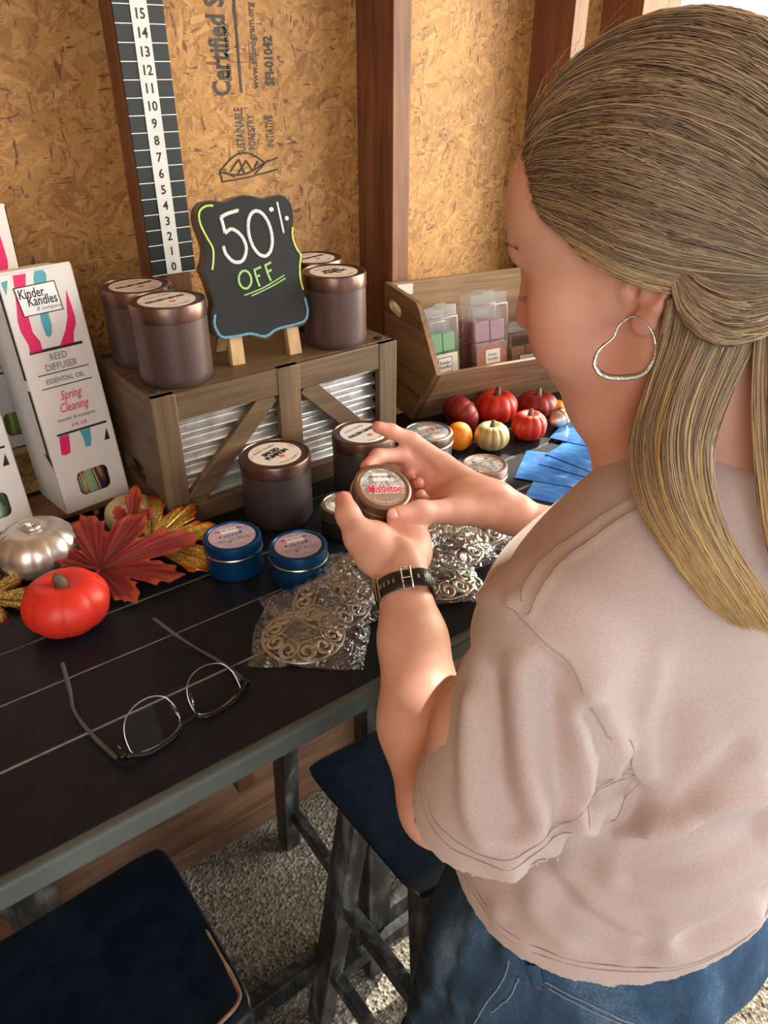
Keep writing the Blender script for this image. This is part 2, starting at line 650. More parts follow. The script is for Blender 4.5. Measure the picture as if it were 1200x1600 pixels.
for x in (0.005, 0.515, 1.5):
    MB().beam((x, 0.70, 0), (x, 0.70, TZ - 0.02), 0.05, 0.035, (0, 1, 0)).build('post', M['worn_black'], table, bevel=0.002, world=True)
    MB().beam((x + 0.012, 1.055, 0), (x - 0.09, 0.80, TZ - 0.02), 0.045, 0.035, (1, 0, 0)).build('leg', M['worn_black'], table, bevel=0.002, world=True)
    MB().beam((x, 0.72, 0.13), (x + 0.005, 1.00, 0.16), 0.02, 0.035).build('foot_rail', M['worn_black'], table, bevel=0.002, world=True)
    MB().beam((x - 0.06, 0.88, 0.90), (x + 0.02, 0.70, 0.72), 0.03, 0.035).build('brace', M['worn_black'], table, bevel=0.002, world=True)
MB().beam((-0.3, 0.755, 0.05), (1.6, 0.755, 0.05), 0.03, 0.055).build('stretcher', M['worn_black'], table, bevel=0.002, world=True)


# ================================================================== STOOLS
def seat_mb(hx=0.225, hy=0.125, th=0.038):
    mb = MB()
    nu, nv = 33, 17

    def P(u, v, top):
        x = (u * 2 - 1)
        y = (v * 2 - 1)
        # rounded-rectangle plan
        ex = hx * x
        ey = hy * y * (1 - 0.035 * abs(x) ** 10)
        ex *= (1 - 0.03 * abs(y) ** 10)
        dish = 0.016 * x * x - 0.004
        edge = 0.004 * max(0, abs(x) ** 12) + 0.004 * max(0, abs(y) ** 12)
        z = dish - (edge if top else 0) - (0 if top else th - 0.012 * abs(x) ** 6 * 1.6)
        if not top:
            ex *= 0.97; ey *= 0.985
        return (ex, ey, z)
    top = [P(i / (nu - 1), j / (nv - 1), True) for j in range(nv) for i in range(nu)]
    bot = [P(i / (nu - 1), j / (nv - 1), False) for j in range(nv) for i in range(nu)]
    N = nu * nv
    fs = []
    for j in range(nv - 1):
        for i in range(nu - 1):
            a = j * nu + i
            fs.append((a, a + 1, a + nu + 1, a + nu))
            fs.append((N + a, N + a + nu, N + a + nu + 1, N + a + 1))
    ring = [i for i in range(nu)] + [j * nu + nu - 1 for j in range(1, nv)] + [(nv - 1) * nu + i for i in range(nu - 2, -1, -1)] + [j * nu for j in range(nv - 2, 0, -1)]
    for k in range(len(ring)):
        a, b = ring[k], ring[(k + 1) % len(ring)]
        fs.append((a, N + a, N + b, b))
    mb.add(top + bot, fs)
    return mb


def make_stool(loc, label):
    st = thing('saddle_stool', loc, 0, label, 'stool', 'black saddle stools along the table')
    s = seat_mb().build('seat', [M['stool_paint'], M['stool_edge']], st, smooth=50)
    for v in s.data.vertices:
        v.co.z += 0.74
    b = s.modifiers.new('bevel', 'BEVEL'); b.width = 0.004; b.segments = 2; b.limit_method = 'ANGLE'; b.angle_limit = R(50); b.material = -1
    top = {}
    for sx in (-1, 1):
        for sy in (-1, 1):
            t_ = Vector((sx * 0.165, sy * 0.072, 0.712))
            f_ = Vector((sx * 0.205, sy * 0.165, 0.0))
            top[(sx, sy)] = (t_, f_)
            MB().beam(f_, t_, 0.042, 0.033, (1, 0, 0)).build('leg', M['worn_black'], st, bevel=0.002)

    def at(k, z):
        t_, f_ = top[k]
        return f_ + (t_ - f_) * (z / 0.712)
    for sx in (-1, 1):
        for z in (0.20, 0.42):
            MB().beam(at((sx, -1), z), at((sx, 1), z), 0.02, 0.032).build('stretcher', M['worn_black'], st, bevel=0.0015)
    for sy, z in ((-1, 0.30), (1, 0.14)):
        MB().beam(at((-1, sy), z), at((1, sy), z), 0.02, 0.032).build('stretcher', M['worn_black'], st, bevel=0.0015)
    MB().box((0, 0, 0.700), (0.33, 0.15, 0.022)).build('apron', M['worn_black'], st, bevel=0.002)
    return st


st1 = make_stool((0.578, 0.522, 0), 'black saddle stool tucked under the table, in front of the woman')
st2 = copy_tree(st1)
st2.location = (-0.072, 0.53, 0)
st2['label'] = 'black saddle stool in the bottom left corner, its rubbed edge showing brown wood'
# rubbed-through corner of the near stool: its own thin edge of bare wood
rub = MB()
rub.tube(smooth_line([(0.130, -0.1165, 0.7505), (0.175, -0.115, 0.753), (0.207, -0.109, 0.7555), (0.2145, -0.09, 0.7565), (0.2155, -0.02, 0.7570)], 8), [0.0008] + [0.0022] * 26 + [0.0014] * 5 + [0.0006], 6)
rub.build('rubbed_edge', M['stool_edge'], st2)

# ================================================================== NUMBER CHART
chart = thing('number_chart', (0.432, SY, 1.328), 0, 'tall black strip chart numbered up the middle, nailed to the left stud', 'number chart')
cw, pitch = 0.064, 0.01969
x0 = -cw / 2
rows = 21
MB().box((0, -0.002, rows * pitch / 2), (cw, 0.003, rows * pitch)).build('backing', M['black'], chart, bevel=0.0004)
for i in range(rows + 1):
    MB().box((0, -0.0037, i * pitch), (cw, 0.0005, 0.0009)).build('division_line', M['white'], chart, smooth=0)
MB().box((0.0, -0.0040, rows * pitch / 2), (0.0215, 0.0008, rows * pitch)).build('centre_strip', plain('grey_white_strip', (0.62, 0.62, 0.60), 0.55, var=0.08), chart, smooth=0)
nums = MB()
for i in range(rows - 1):
    put(nums, text_geo(str(i), 0.0155, 'CENTER', 0.02, 0, 0.00005, 0.95), frame((0, -0.0046, (i + 0.5) * pitch + (0.0 if i else -0.001)), (1, 0, 0), (0, 0, 1)))
nums.build('numerals', M['black'], chart, smooth=0)

# ================================================================== CRATE
crate = thing('wooden_crate', (0.2975, 0.846, TZ), 0, 'dark wooden crate turned upside down with corrugated steel front panels', 'crate')
CW, CD, CH = 0.3735, 0.200, 0.186
fr = MB()
MB().box((CW / 2, CD / 2 + 0.0051, CH - 0.006), (CW, CD - 0.0102, 0.012)).build('top_board', M['crate_wood'], crate, bevel=0.0012)
for n_, xx in (('side_panel', 0.006), ('side_panel', CW - 0.006)):
    ol = [(0.0, 0.0), (CD - 0.02, 0.0), (CD - 0.02, CH - 0.013), (0.0, CH - 0.013)]
    hole = rrect(0.075, 0.030, 0.0145, 6, CD / 2 - 0.005, 0.052)
    mb = put(MB(), plate_geo(ol, [hole], 0.011), frame((xx, 0.010, 0.0005), (0, 1, 0), (0, 0, 1)))
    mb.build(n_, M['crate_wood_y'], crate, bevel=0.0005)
MB().box((CW / 2, CD - 0.006, CH / 2 - 0.006), (CW, 0.010, CH - 0.014)).build('back_panel', M['crate_wood'], crate, bevel=0.001)
sw = 0.031
MB().box((CW / 2, 0.005, CH - 0.0187), (CW, 0.010, 0.0368)).build('top_rail', M['crate_wood'], crate, bevel=0.001)
MB().box((CW / 2, 0.005, 0.014), (CW, 0.010, 0.028)).build('bottom_rail', M['crate_wood'], crate, bevel=0.001)
for xc, ww in ((sw / 2 - 0.0005, sw + 0.001), (0.191, 0.034), (CW - sw / 2 + 0.0005, sw + 0.001)):
    MB().box((xc, 0.0045, CH / 2), (ww, 0.0112, CH - 0.0006)).build('stile', M['crate_wood_z'], crate, bevel=0.001)
for a, b in (((0.036, 0.030), (0.163, 0.152)), ((0.341, 0.030), (0.218, 0.152))):
    MB().beam((a[0], 0.006, a[1]), (b[0], 0.006, b[1]), 0.026, 0.010, (0, 1, 0)).build('diagonal_brace', M['crate_wood'], crate, bevel=0.001)
for xa, xb in ((sw, 0.174), (0.208, CW - sw)):
    def cg(u, v, xa=xa, xb=xb):
        z = 0.024 + v * (CH - 0.055)
        return (xa - 0.003 + u * (xb - xa + 0.006), 0.0150 + 0.0048 * math.cos(z / 0.0192 * 2 * PI), z)
    MB().grid(cg, 2, 90).build('corrugated_panel', M['steel_sheet'], crate, smooth=80)
for px_, py_ in ((0.015, 0.021), (CW - 0.015, 0.021), (0.014, CD - 0.016), (CW - 0.014, CD - 0.016)):
    MB().lathe([(0.0075, 0), (0.0075, 0.0016), (0.006, 0.0026), (0.002, 0.0029)], 20, c=(px_, py_, CH)).build('rubber_foot', M['rubber'], crate)

# ================================================================== CANDLES
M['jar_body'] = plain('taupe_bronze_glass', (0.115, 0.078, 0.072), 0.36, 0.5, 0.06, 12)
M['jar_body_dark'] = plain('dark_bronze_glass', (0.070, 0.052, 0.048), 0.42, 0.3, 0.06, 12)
M['copper_lid'] = plain('brushed_copper', (0.165, 0.098, 0.080), 0.30, 0.85, 0.08, 30)
M['blue_tin'] = plain('blue_anodised_tin', (0.005, 0.070, 0.20), 0.32, 0.6, 0.06, 20)
M['gold_rim'] = plain('gold_rim', (0.62, 0.50, 0.30), 0.25, 1.0)
M['bronze_tin'] = plain('pale_bronze_tin', (0.36, 0.26, 0.20), 0.30, 0.9, 0.06)
M['dark_tin'] = plain('dark_bronze_tin', (0.11, 0.09, 0.07), 0.35, 0.8, 0.06)
M['silver_tin'] = plain('warm_silver_tin', (0.42, 0.38, 0.34), 0.32, 0.9, 0.06)
M['pink_tin'] = plain('rose_tin', (0.55, 0.34, 0.33), 0.34, 0.75, 0.06)


def label_mat(name, stops, scale=60, seed=0.0, rough=0.45):
    m, nt, b = new_mat(name, rough)
    n = noise(nt, mapping(nt, (1, 1, 1), (0, 0, 0), (seed, seed, 0)), scale, 3, 0.6, 0.6)
    nt.links.new(ramp(nt, n, stops), b.inputs['Base Color'])
    return m


M['label_autumn'] = label_mat('cream_label_with_autumn_wash', [(0.45, (0.82, 0.77, 0.70)), (0.62, (0.82, 0.74, 0.66)), (0.70, (0.75, 0.45, 0.30))], 90)
M['label_white'] = label_mat('cool_white_label', [(0.45, (0.85, 0.85, 0.85)), (0.64, (0.85, 0.83, 0.82)), (0.72, (0.75, 0.45, 0.42))], 90, 2)
M['label_sleigh'] = label_mat('pink_blue_winter_label', [(0.35, (0.62, 0.42, 0.50)), (0.5, (0.50, 0.38, 0.52)), (0.62, (0.33, 0.35, 0.55)), (0.75, (0.75, 0.55, 0.60))], 45, 4)
M['label_snow'] = label_mat('grey_snow_scene_label', [(0.40, (0.68, 0.70, 0.66)), (0.50, (0.42, 0.42, 0.40)), (0.56, (0.20, 0.20, 0.20)), (0.64, (0.50, 0.47, 0.42))], 80, 6)
M['label_blue_red'] = label_mat('red_blue_label', [(0.40, (0.10, 0.30, 0.40)), (0.50, (0.35, 0.12, 0.10)), (0.56, (0.55, 0.45, 0.38)), (0.68, (0.12, 0.35, 0.52))], 70, 8)
M['label_forest'] = label_mat('green_brown_label', [(0.40, (0.55, 0.53, 0.44)), (0.52, (0.22, 0.30, 0.24)), (0.60, (0.36, 0.25, 0.18)), (0.70, (0.65, 0.62, 0.52))], 70, 9)
M['taupe_print'] = plain('taupe_print', (0.35, 0.23, 0.18), 0.5, var=0.05)
M['sky_print'] = plain('sky_blue_print', (0.25, 0.52, 0.80), 0.5, var=0.05)
M['orange_print'] = plain('burnt_orange_print', (0.60, 0.13, 0.05), 0.5, var=0.2)
M['navy_print'] = plain('navy_print', (0.05, 0.08, 0.25), 0.5)


def label_art(parent, r, z, lines, art, ang, blob=None, tagline=None, panel=None):
    """round paper label with lettering, on the lid"""
    lb = MB().lathe([(r, 0), (r, 0.0004)], 48, c=(0, 0, z)).build('label', art, parent, smooth=0)
    F = Matrix.Translation((0, 0, z + 0.0005)) @ Matrix.Rotation(ang, 4, 'Z')
    if panel:
        pm, pw, ph, py = panel
        MB().box((0, py, 0.0), (pw, ph, 0.0002)).build('label_panel', pm, lb, smooth=0).matrix_local = F
    for (s, sz, y, m, kw) in lines:
        o = put(MB(), text_geo(s, sz, 'CENTER', **kw), Matrix.Translation((0, y, 0.0001))).build('lettering', m, lb, smooth=0)
        o.matrix_local = F
    # words set round the lower rim
    if tagline:
        mb = MB()
        k = len(tagline[0])
        for i, ch in enumerate(tagline[0]):
            if ch == ' ':
                continue
            a = -PI / 2 + (i - (k - 1) / 2) * tagline[1]
            put(mb, text_geo(ch, tagline[2], 'CENTER', 0.0, res=1), Matrix.Translation((r * 0.82 * math.cos(a), r * 0.82 * math.sin(a), 0.0001)) @ Matrix.Rotation(a + PI / 2, 4, 'Z'))
        o = mb.build('lettering', tagline[3], lb, smooth=0)
        o.matrix_local = F
    if blob:
        mb = MB()
        for (bx, by, br) in blob[0]:
            mb.lathe([(br, 0), (br * 0.8, 0.0002)], 10, c=(bx, by, 0))
        mb.build('printed_motif', blob[1], lb, smooth=0).matrix_local = F
    return lb


def jar(loc, d, h, label, words, body, art, ang, lift=0.0):
    j = thing('candle_jar', loc, 0, label, 'candle jar', 'copper lidded candle jars')
    r = d / 2
    MB().lathe([(r * 0.86, 0.0), (r * 0.93, 0.0012), (r * 0.975, 0.006), (r * 0.985, 0.012), (r * 0.985, h * 0.80), (r * 0.95, h * 0.81)], 72).build('glass_body', body, j)
    MB().lathe([(r * 0.985, h * 0.80), (r * 1.0, h * 0.805), (r * 1.005, h * 0.83), (r * 1.005, h * 0.975), (r * 0.985, h * 0.995), (r * 0.94, h), (r * 0.925, h * 0.985), (0.001, h * 0.985)], 72).build('lid', M['copper_lid'], j)
    lines = [('Kinder Kandles', r * 0.13, r * 0.42, M['taupe_print'], dict(shear=0.2))]
    y = 0.06 * r if len(words) == 1 else 0.14 * r
    for wd in words:
        lines.append((wd, r * (0.235 if len(words) > 1 else 0.20), y, M['black'], dict(bold=0.055, sx=0.84)))
        y -= 0.22 * r
    label_art(j, r * 0.74, h * 0.986, lines, art, ang,
              blob=([(0, -0.22 * r, 0.05 * r), (0.07 * r, -0.25 * r, 0.045 * r), (-0.06 * r, -0.27 * r, 0.04 * r), (0.01 * r, -0.31 * r, 0.04 * r)], M['orange_print']),
              tagline=('Kinder Kandles', 0.085, r * 0.10, M['taupe_print']))
    return j


A_T = R(12)
jar((0.352, 0.986, TZ + CH), 0.090, 0.100, 'copper lidded taupe candle jar at the back left of the crate, behind its twin', ['FALLEN LEAVES'], M['jar_body'], M['label_autumn'], A_T)
jar((0.355, 0.896, TZ + CH), 0.093, 0.100, 'copper lidded taupe candle jar on the front left of the crate top', ['FALLEN LEAVES'], M['jar_body'], M['label_autumn'], A_T)
jar((0.599, 0.895, TZ + CH), 0.090, 0.100, 'copper lidded taupe candle jar right beside the chalkboard on the crate', ['SPICED', 'PUMPKIN'], M['jar_body'], M['label_autumn'], R(5))
jar((0.622, 0.984, TZ + CH), 0.088, 0.100, 'candle jar mostly hidden behind the chalkboard and the right jar', ['FALLEN LEAVES'], M['jar_body'], M['label_autumn'], A_T)
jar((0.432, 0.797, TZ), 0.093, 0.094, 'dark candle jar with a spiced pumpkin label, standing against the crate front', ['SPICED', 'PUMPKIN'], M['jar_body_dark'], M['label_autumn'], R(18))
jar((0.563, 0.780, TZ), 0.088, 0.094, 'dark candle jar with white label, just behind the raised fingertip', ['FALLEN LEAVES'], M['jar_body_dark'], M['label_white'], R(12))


def tin(loc, d, h, label, body, art, lines, ang, rim=None, ring=None, rot=None, panel=None, tagline=None, group='small round candle tins', blob=None, lidm=None):
    t_ = thing('candle_tin', loc, 0, label, 'candle tin', group)
    r = d / 2
    zs = h * 0.66
    MB().lathe([(r * 0.90, 0.0), (r * 0.955, 0.0015), (r * 0.965, 0.004), (r * 0.965, zs - 0.0005)], 64).build('tin_body', body, t_)
    MB().lathe([(r * 0.965, zs - 0.0015), (r * 1.01, zs - 0.001), (r * 1.025, zs + 0.0002), (r * 1.01, zs + 0.0014), (r * 0.97, zs + 0.0014)], 64).build('rolled_rim', rim or M['gold_rim'], t_)
    MB().lathe([(r * 0.985, zs + 0.001), (r * 0.99, zs + 0.002), (r * 0.99, h - 0.003), (r * 0.975, h - 0.0008), (r * 0.94, h), (r * 0.87, h), (r * 0.85, h - 0.0012), (0.001, h - 0.0012)], 64).build('lid', lidm or body, t_)
    label_art(t_, r * 0.80, h - 0.0012, lines, art, ang, panel=panel, tagline=tagline, blob=blob)
    if rot is not None:
        t_.rotation_mode = 'QUATERNION'
        t_.rotation_quaternion = rot
    return t_


def sleigh(r):
    return [('Kinder Kandles', r * 0.15, r * 0.42, M['black'], dict(shear=0.1)),
            ('Sleigh Ride', r * 0.33, -r * 0.26, M['white'], dict(bold=0.04, shear=0.25, sx=0.80)), ('Sleigh Ride', r * 0.33, -r * 0.265, M['navy_print'], dict(bold=0.005, shear=0.25, sx=0.80))]


sb = ([(-0.014, 0.002, 0.0016), (-0.008, 0.001, 0.0012), (-0.004, 0.001, 0.0012), (0.001, 0.001, 0.0012), (0.006, 0.001, 0.0012), (0.011, 0.003, 0.0018), (0.013, 0.0045, 0.0010)], M['black'])
tin((0.325, 0.722, TZ), 0.070, 0.046, 'blue candle tin with winter label, beside the leaf pile and nearer the crate corner', M['blue_tin'], M['label_sleigh'], sleigh(0.035), R(-10), blob=sb, panel=(M['white'], 0.021, 0.011, 0.0125))
tin((0.377, 0.657, TZ), 0.069, 0.046, 'blue candle tin with winter label, the one next to the bagged metal scrollwork', M['blue_tin'], M['label_sleigh'], sleigh(0.0345), R(-12), blob=sb, panel=(M['white'], 0.021, 0.011, 0.0125))
tin((0.480, 0.709, TZ), 0.064, 0.043, 'small dark bronze tin peeking out behind the left thumb', M['dark_tin'], M['label_forest'], [('Kinder Kandles', 0.004, 0.012, M['black'], dict())], R(0), rim=M['dark_tin'], lidm=M['bronze_tin'])
tin((0.706, 0.809, TZ), 0.078, 0.046, 'wide silver tin with a red and blue label behind the raised hand', M['silver_tin'], M['label_blue_red'], [('Kinder Kandles', 0.005, 0.012, M['white'], dict()), ('Kinder Kandles', 0.006, -0.006, M['white'], dict(bold=0.02))], R(-5), rim=M['silver_tin'], lidm=M['bronze_tin'], panel=(M['white_card'], 0.018, 0.010, 0.014))
tin((0.696, 0.674, TZ), 0.065, 0.047, 'rose coloured tin with a grey scene label between the wrist and the brochures', M['pink_tin'], M['label_snow'], [('Kinder Kandles', 0.004, 0.012, M['black'], dict())], R(-8), rim=M['silver_tin'], panel=(M['white'], 0.017, 0.009, 0.013))

# ================================================================== CHALKBOARD
sign = thing('chalkboard_easel', (0.484, 0.885, TZ + CH), 0, 'small black chalkboard on a wooden easel reading 50% OFF on the crate', 'chalkboard sign')
# board plane in local coordinates: leaning back, turned slightly
bo = frame((-0.005, 0.000, 0.032), (1.0, -0.10, 0.0), (0.0, 0.20, 1.0))
half = [(0.000, 0.176), (0.012, 0.174), (0.026, 0.170), (0.040, 0.172), (0.054, 0.172), (0.0645, 0.163), (0.067, 0.148), (0.064, 0.132), (0.062, 0.118), (0.066, 0.104), (0.0715, 0.094), (0.0685, 0.084), (0.066, 0.070), (0.064, 0.052),
        (0.068, 0.040), (0.071, 0.028), (0.068, 0.014), (0.058, 0.006), (0.044, 0.006), (0.032, 0.006), (0.020, 0.005), (0.008, -0.001), (0.0, -0.004)]
hs = [(p.x, p.y) for p in smooth_line([(x, y, 0) for x, y in half], 4)]
outline = hs + [(-x, y) for x, y in hs[::-1][1:-1]]
outline = [(x * 0.98, y) for x, y in outline]
put(MB(), plate_geo(outline, [], 0.007), bo @ Matrix.Translation((0, 0, -0.0038))).build('backing_plate', M['crate_wood_z'], sign, bevel=0.0008)
put(MB(), plate_geo([(x * 0.98, y) for x, y in outline], [], 0.006), bo @ Matrix.Translation((0, 0.0, -0.021))).build('wood_backboard', M['crate_wood_z'], sign, bevel=0.0008)
slate = put(MB(), plate_geo([(x * 0.985, y * 0.985 + 0.001) for x, y in outline], [], 0.0012), bo @ Matrix.Translation((0, 0, 0.0003))).build('slate_face', plain('blackboard_slate', (0.010, 0.0125, 0.0135), 0.75, var=0.35, scale=25), sign)
M['chalk_white'] = label_mat('white_chalk', [(0.35, (0.45, 0.45, 0.44)), (0.55, (0.80, 0.80, 0.78))], 500, 0, 0.9)
M['chalk_lime'] = label_mat('lime_chalk', [(0.35, (0.42, 0.60, 0.10)), (0.6, (0.62, 0.78, 0.16))], 400, 1, 0.9)
M['chalk_green'] = label_mat('green_chalk', [(0.35, (0.22, 0.48, 0.14)), (0.6, (0.42, 0.70, 0.22))], 500, 2, 0.9)
M['chalk_blue'] = label_mat('blue_chalk', [(0.35, (0.08, 0.22, 0.30)), (0.6, (0.16, 0.38, 0.48))], 300, 3, 0.9)


def chalk(strokes, m, wd, name='chalk_lettering'):
    mb = MB()
    for s in strokes:
        closed = s[0] == s[-1]
        pts = smooth_line([(x, y, 0.0013) for x, y in (s[:-1] if closed else s)], 6, closed)
        pts = [bo @ p for p in pts]
        mb.tube(pts, wd, 6, closed=closed, flat=0.25, flat_up=bo.to_3x3() @ Vector((0, 0, 1)))
    return mb.build(name, m, slate, smooth=80)


def ov(cx, cy, rx, ry, tilt=0.0, n=12):
    out = []
    for i in range(n + 1):
        a = 2 * PI * (i % n) / n
        x, y = rx * math.cos(a), ry * math.sin(a)
        out.append((cx + x * math.cos(tilt) - y * math.sin(tilt), cy + x * math.sin(tilt) + y * math.cos(tilt)))
    return out


chalk([[(-0.010, 0.158), (-0.024, 0.1555), (-0.034, 0.152)], [(-0.034, 0.152), (-0.0325, 0.142), (-0.032, 0.133)],
       [(-0.032, 0.133), (-0.022, 0.137), (-0.011, 0.128), (-0.007, 0.113), (-0.014, 0.099), (-0.026, 0.098), (-0.035, 0.108), (-0.037, 0.118)],
       ov(0.015, 0.128, 0.0155, 0.0275, 0.08)], M['chalk_white'], 0.0021)
chalk([[(0.0445, 0.163), (0.0465, 0.14), (0.0475, 0.127)], [(0.034, 0.156), (0.037, 0.1555)], [(0.054, 0.143), (0.0555, 0.1435)], ov(0.035, 0.1555, 0.002, 0.0015), ov(0.0548, 0.1432, 0.0015, 0.0015)], M['chalk_white'], 0.0013)
chalk([[(-0.010, 0.1585), (-0.009, 0.158)], [(-0.037, 0.118), (-0.0365, 0.1185)], [(0.0475, 0.1265), (0.0476, 0.1255)], [(0.0443, 0.164), (0.0444, 0.163)],
       [(-0.041, 0.166), (-0.051, 0.166), (-0.060, 0.160), (-0.0615, 0.147), (-0.056, 0.130), (-0.051, 0.117), (-0.053, 0.103), (-0.0565, 0.092)],
       [(0.0615, 0.132), (0.0595, 0.120), (0.0625, 0.106), (0.0675, 0.096), (0.0640, 0.083), (0.0625, 0.066), (0.0645, 0.052)]], M['chalk_lime'], 0.0012)
chalk([ov(-0.0155, 0.075, 0.0085, 0.011, -0.1), [(-0.001, 0.086), (0.0005, 0.075), (0.003, 0.064)], [(-0.002, 0.085), (0.009, 0.088)], [(-0.001, 0.076), (0.006, 0.078)],
       [(0.015, 0.090), (0.017, 0.078), (0.020, 0.069)], [(0.014, 0.089), (0.024, 0.092)], [(0.016, 0.080), (0.023, 0.083)]], M['chalk_green'], 0.0014)
chalk([[(-0.020, 0.056), (0.008, 0.062), (0.040, 0.074)], [(-0.010, 0.054), (0.016, 0.061), (0.041, 0.070)]], M['chalk_green'], 0.0008)
chalk([[(-0.063, 0.038), (-0.066, 0.025), (-0.060, 0.010), (-0.044, 0.007), (-0.020, 0.007), (0.0, 0.0005), (0.018, 0.007), (0.044, 0.009), (0.060, 0.012), (0.067, 0.024), (0.065, 0.042)]], M['chalk_blue'], 0.0016, 'chalk_border')
for x_ in (-0.038, 0.046):
    MB().beam(bo @ Vector((x_ - 0.002, -0.0315, -0.0105)), bo @ Vector((x_ + 0.004 * (1 if x_ < 0 else -1), 0.15, -0.0105)), 0.019, 0.009, (0, 1, 0)).build('easel_leg', M['pine'], sign, bevel=0.0008)
MB().beam((-0.038, 0.072, 0.0), (-0.012, 0.034, 0.15), 0.016, 0.007, (0, 1, 0)).build('rear_leg', M['pine'], sign, bevel=0.0008)

# ================================================================== DISPLAY RISER AND DIFFUSER BOXES
riser = thing('display_riser', (-0.02, 0.99, TZ), 0, 'low wooden riser plank on little legs at the back edge of the table', 'display riser')
MB().box((0, -0.006, 0.0135), (0.56, 0.075, 0.008)).build('plank', M['sill_wood'], riser, bevel=0.001)
MB().box((0, 0.0355, 0.012), (0.56, 0.008, 0.016)).build('back_lip', M['black_paint'], riser, bevel=0.001)
for x_ in (-0.25, 0.0, 0.255):
    MB().box((x_, -0.036, 0.0048), (0.006, 0.006, 0.0096)).build('foot', M['pine'], riser)

BW, BD, BH = 0.085, 0.080, 0.315
card_side = plain('white_card_side', (0.72, 0.70, 0.68), 0.6, var=0.03)
M['bottle_green'] = plain('green_diffuser_liquid', (0.20, 0.30, 0.08), 0.25, var=0.3, scale=20)
M['ribbon_mix'] = None


def ribbon_mat(name, cols):
    m, nt, b = new_mat(name, 0.35)
    n = noise(nt, mapping(nt, (70, 4, 9)), 1.0, 1, 0.3, 0.7)
    st = []
    for i, c in enumerate(cols):
        st.append((0.30 + 0.4 * i / len(cols), c))
    o = ramp(nt, n, st)
    o.node.color_ramp.interpolation = 'CONSTANT'
    nt.links.new(o, b.inputs['Base Color'])
    return m


rib1 = ribbon_mat('coloured_ribbon_and_reeds', [(0.10, 0.16, 0.06), (0.55, 0.52, 0.12), (0.60, 0.06, 0.10), (0.07, 0.04, 0.13), (0.09, 0.05, 0.16), (0.62, 0.14, 0.05), (0.60, 0.58, 0.15), (0.03, 0.05, 0.2), (0.30, 0.42, 0.22)])
rib2 = ribbon_mat('green_bottle', [(0.10, 0.14, 0.03), (0.30, 0.36, 0.08), (0.45, 0.50, 0.14), (0.22, 0.28, 0.06)])  # banded greens for the bottle behind the window
rib3 = ribbon_mat('mint_bottle', [(0.16, 0.26, 0.15), (0.35, 0.50, 0.32), (0.50, 0.62, 0.42), (0.16, 0.24, 0.14)])


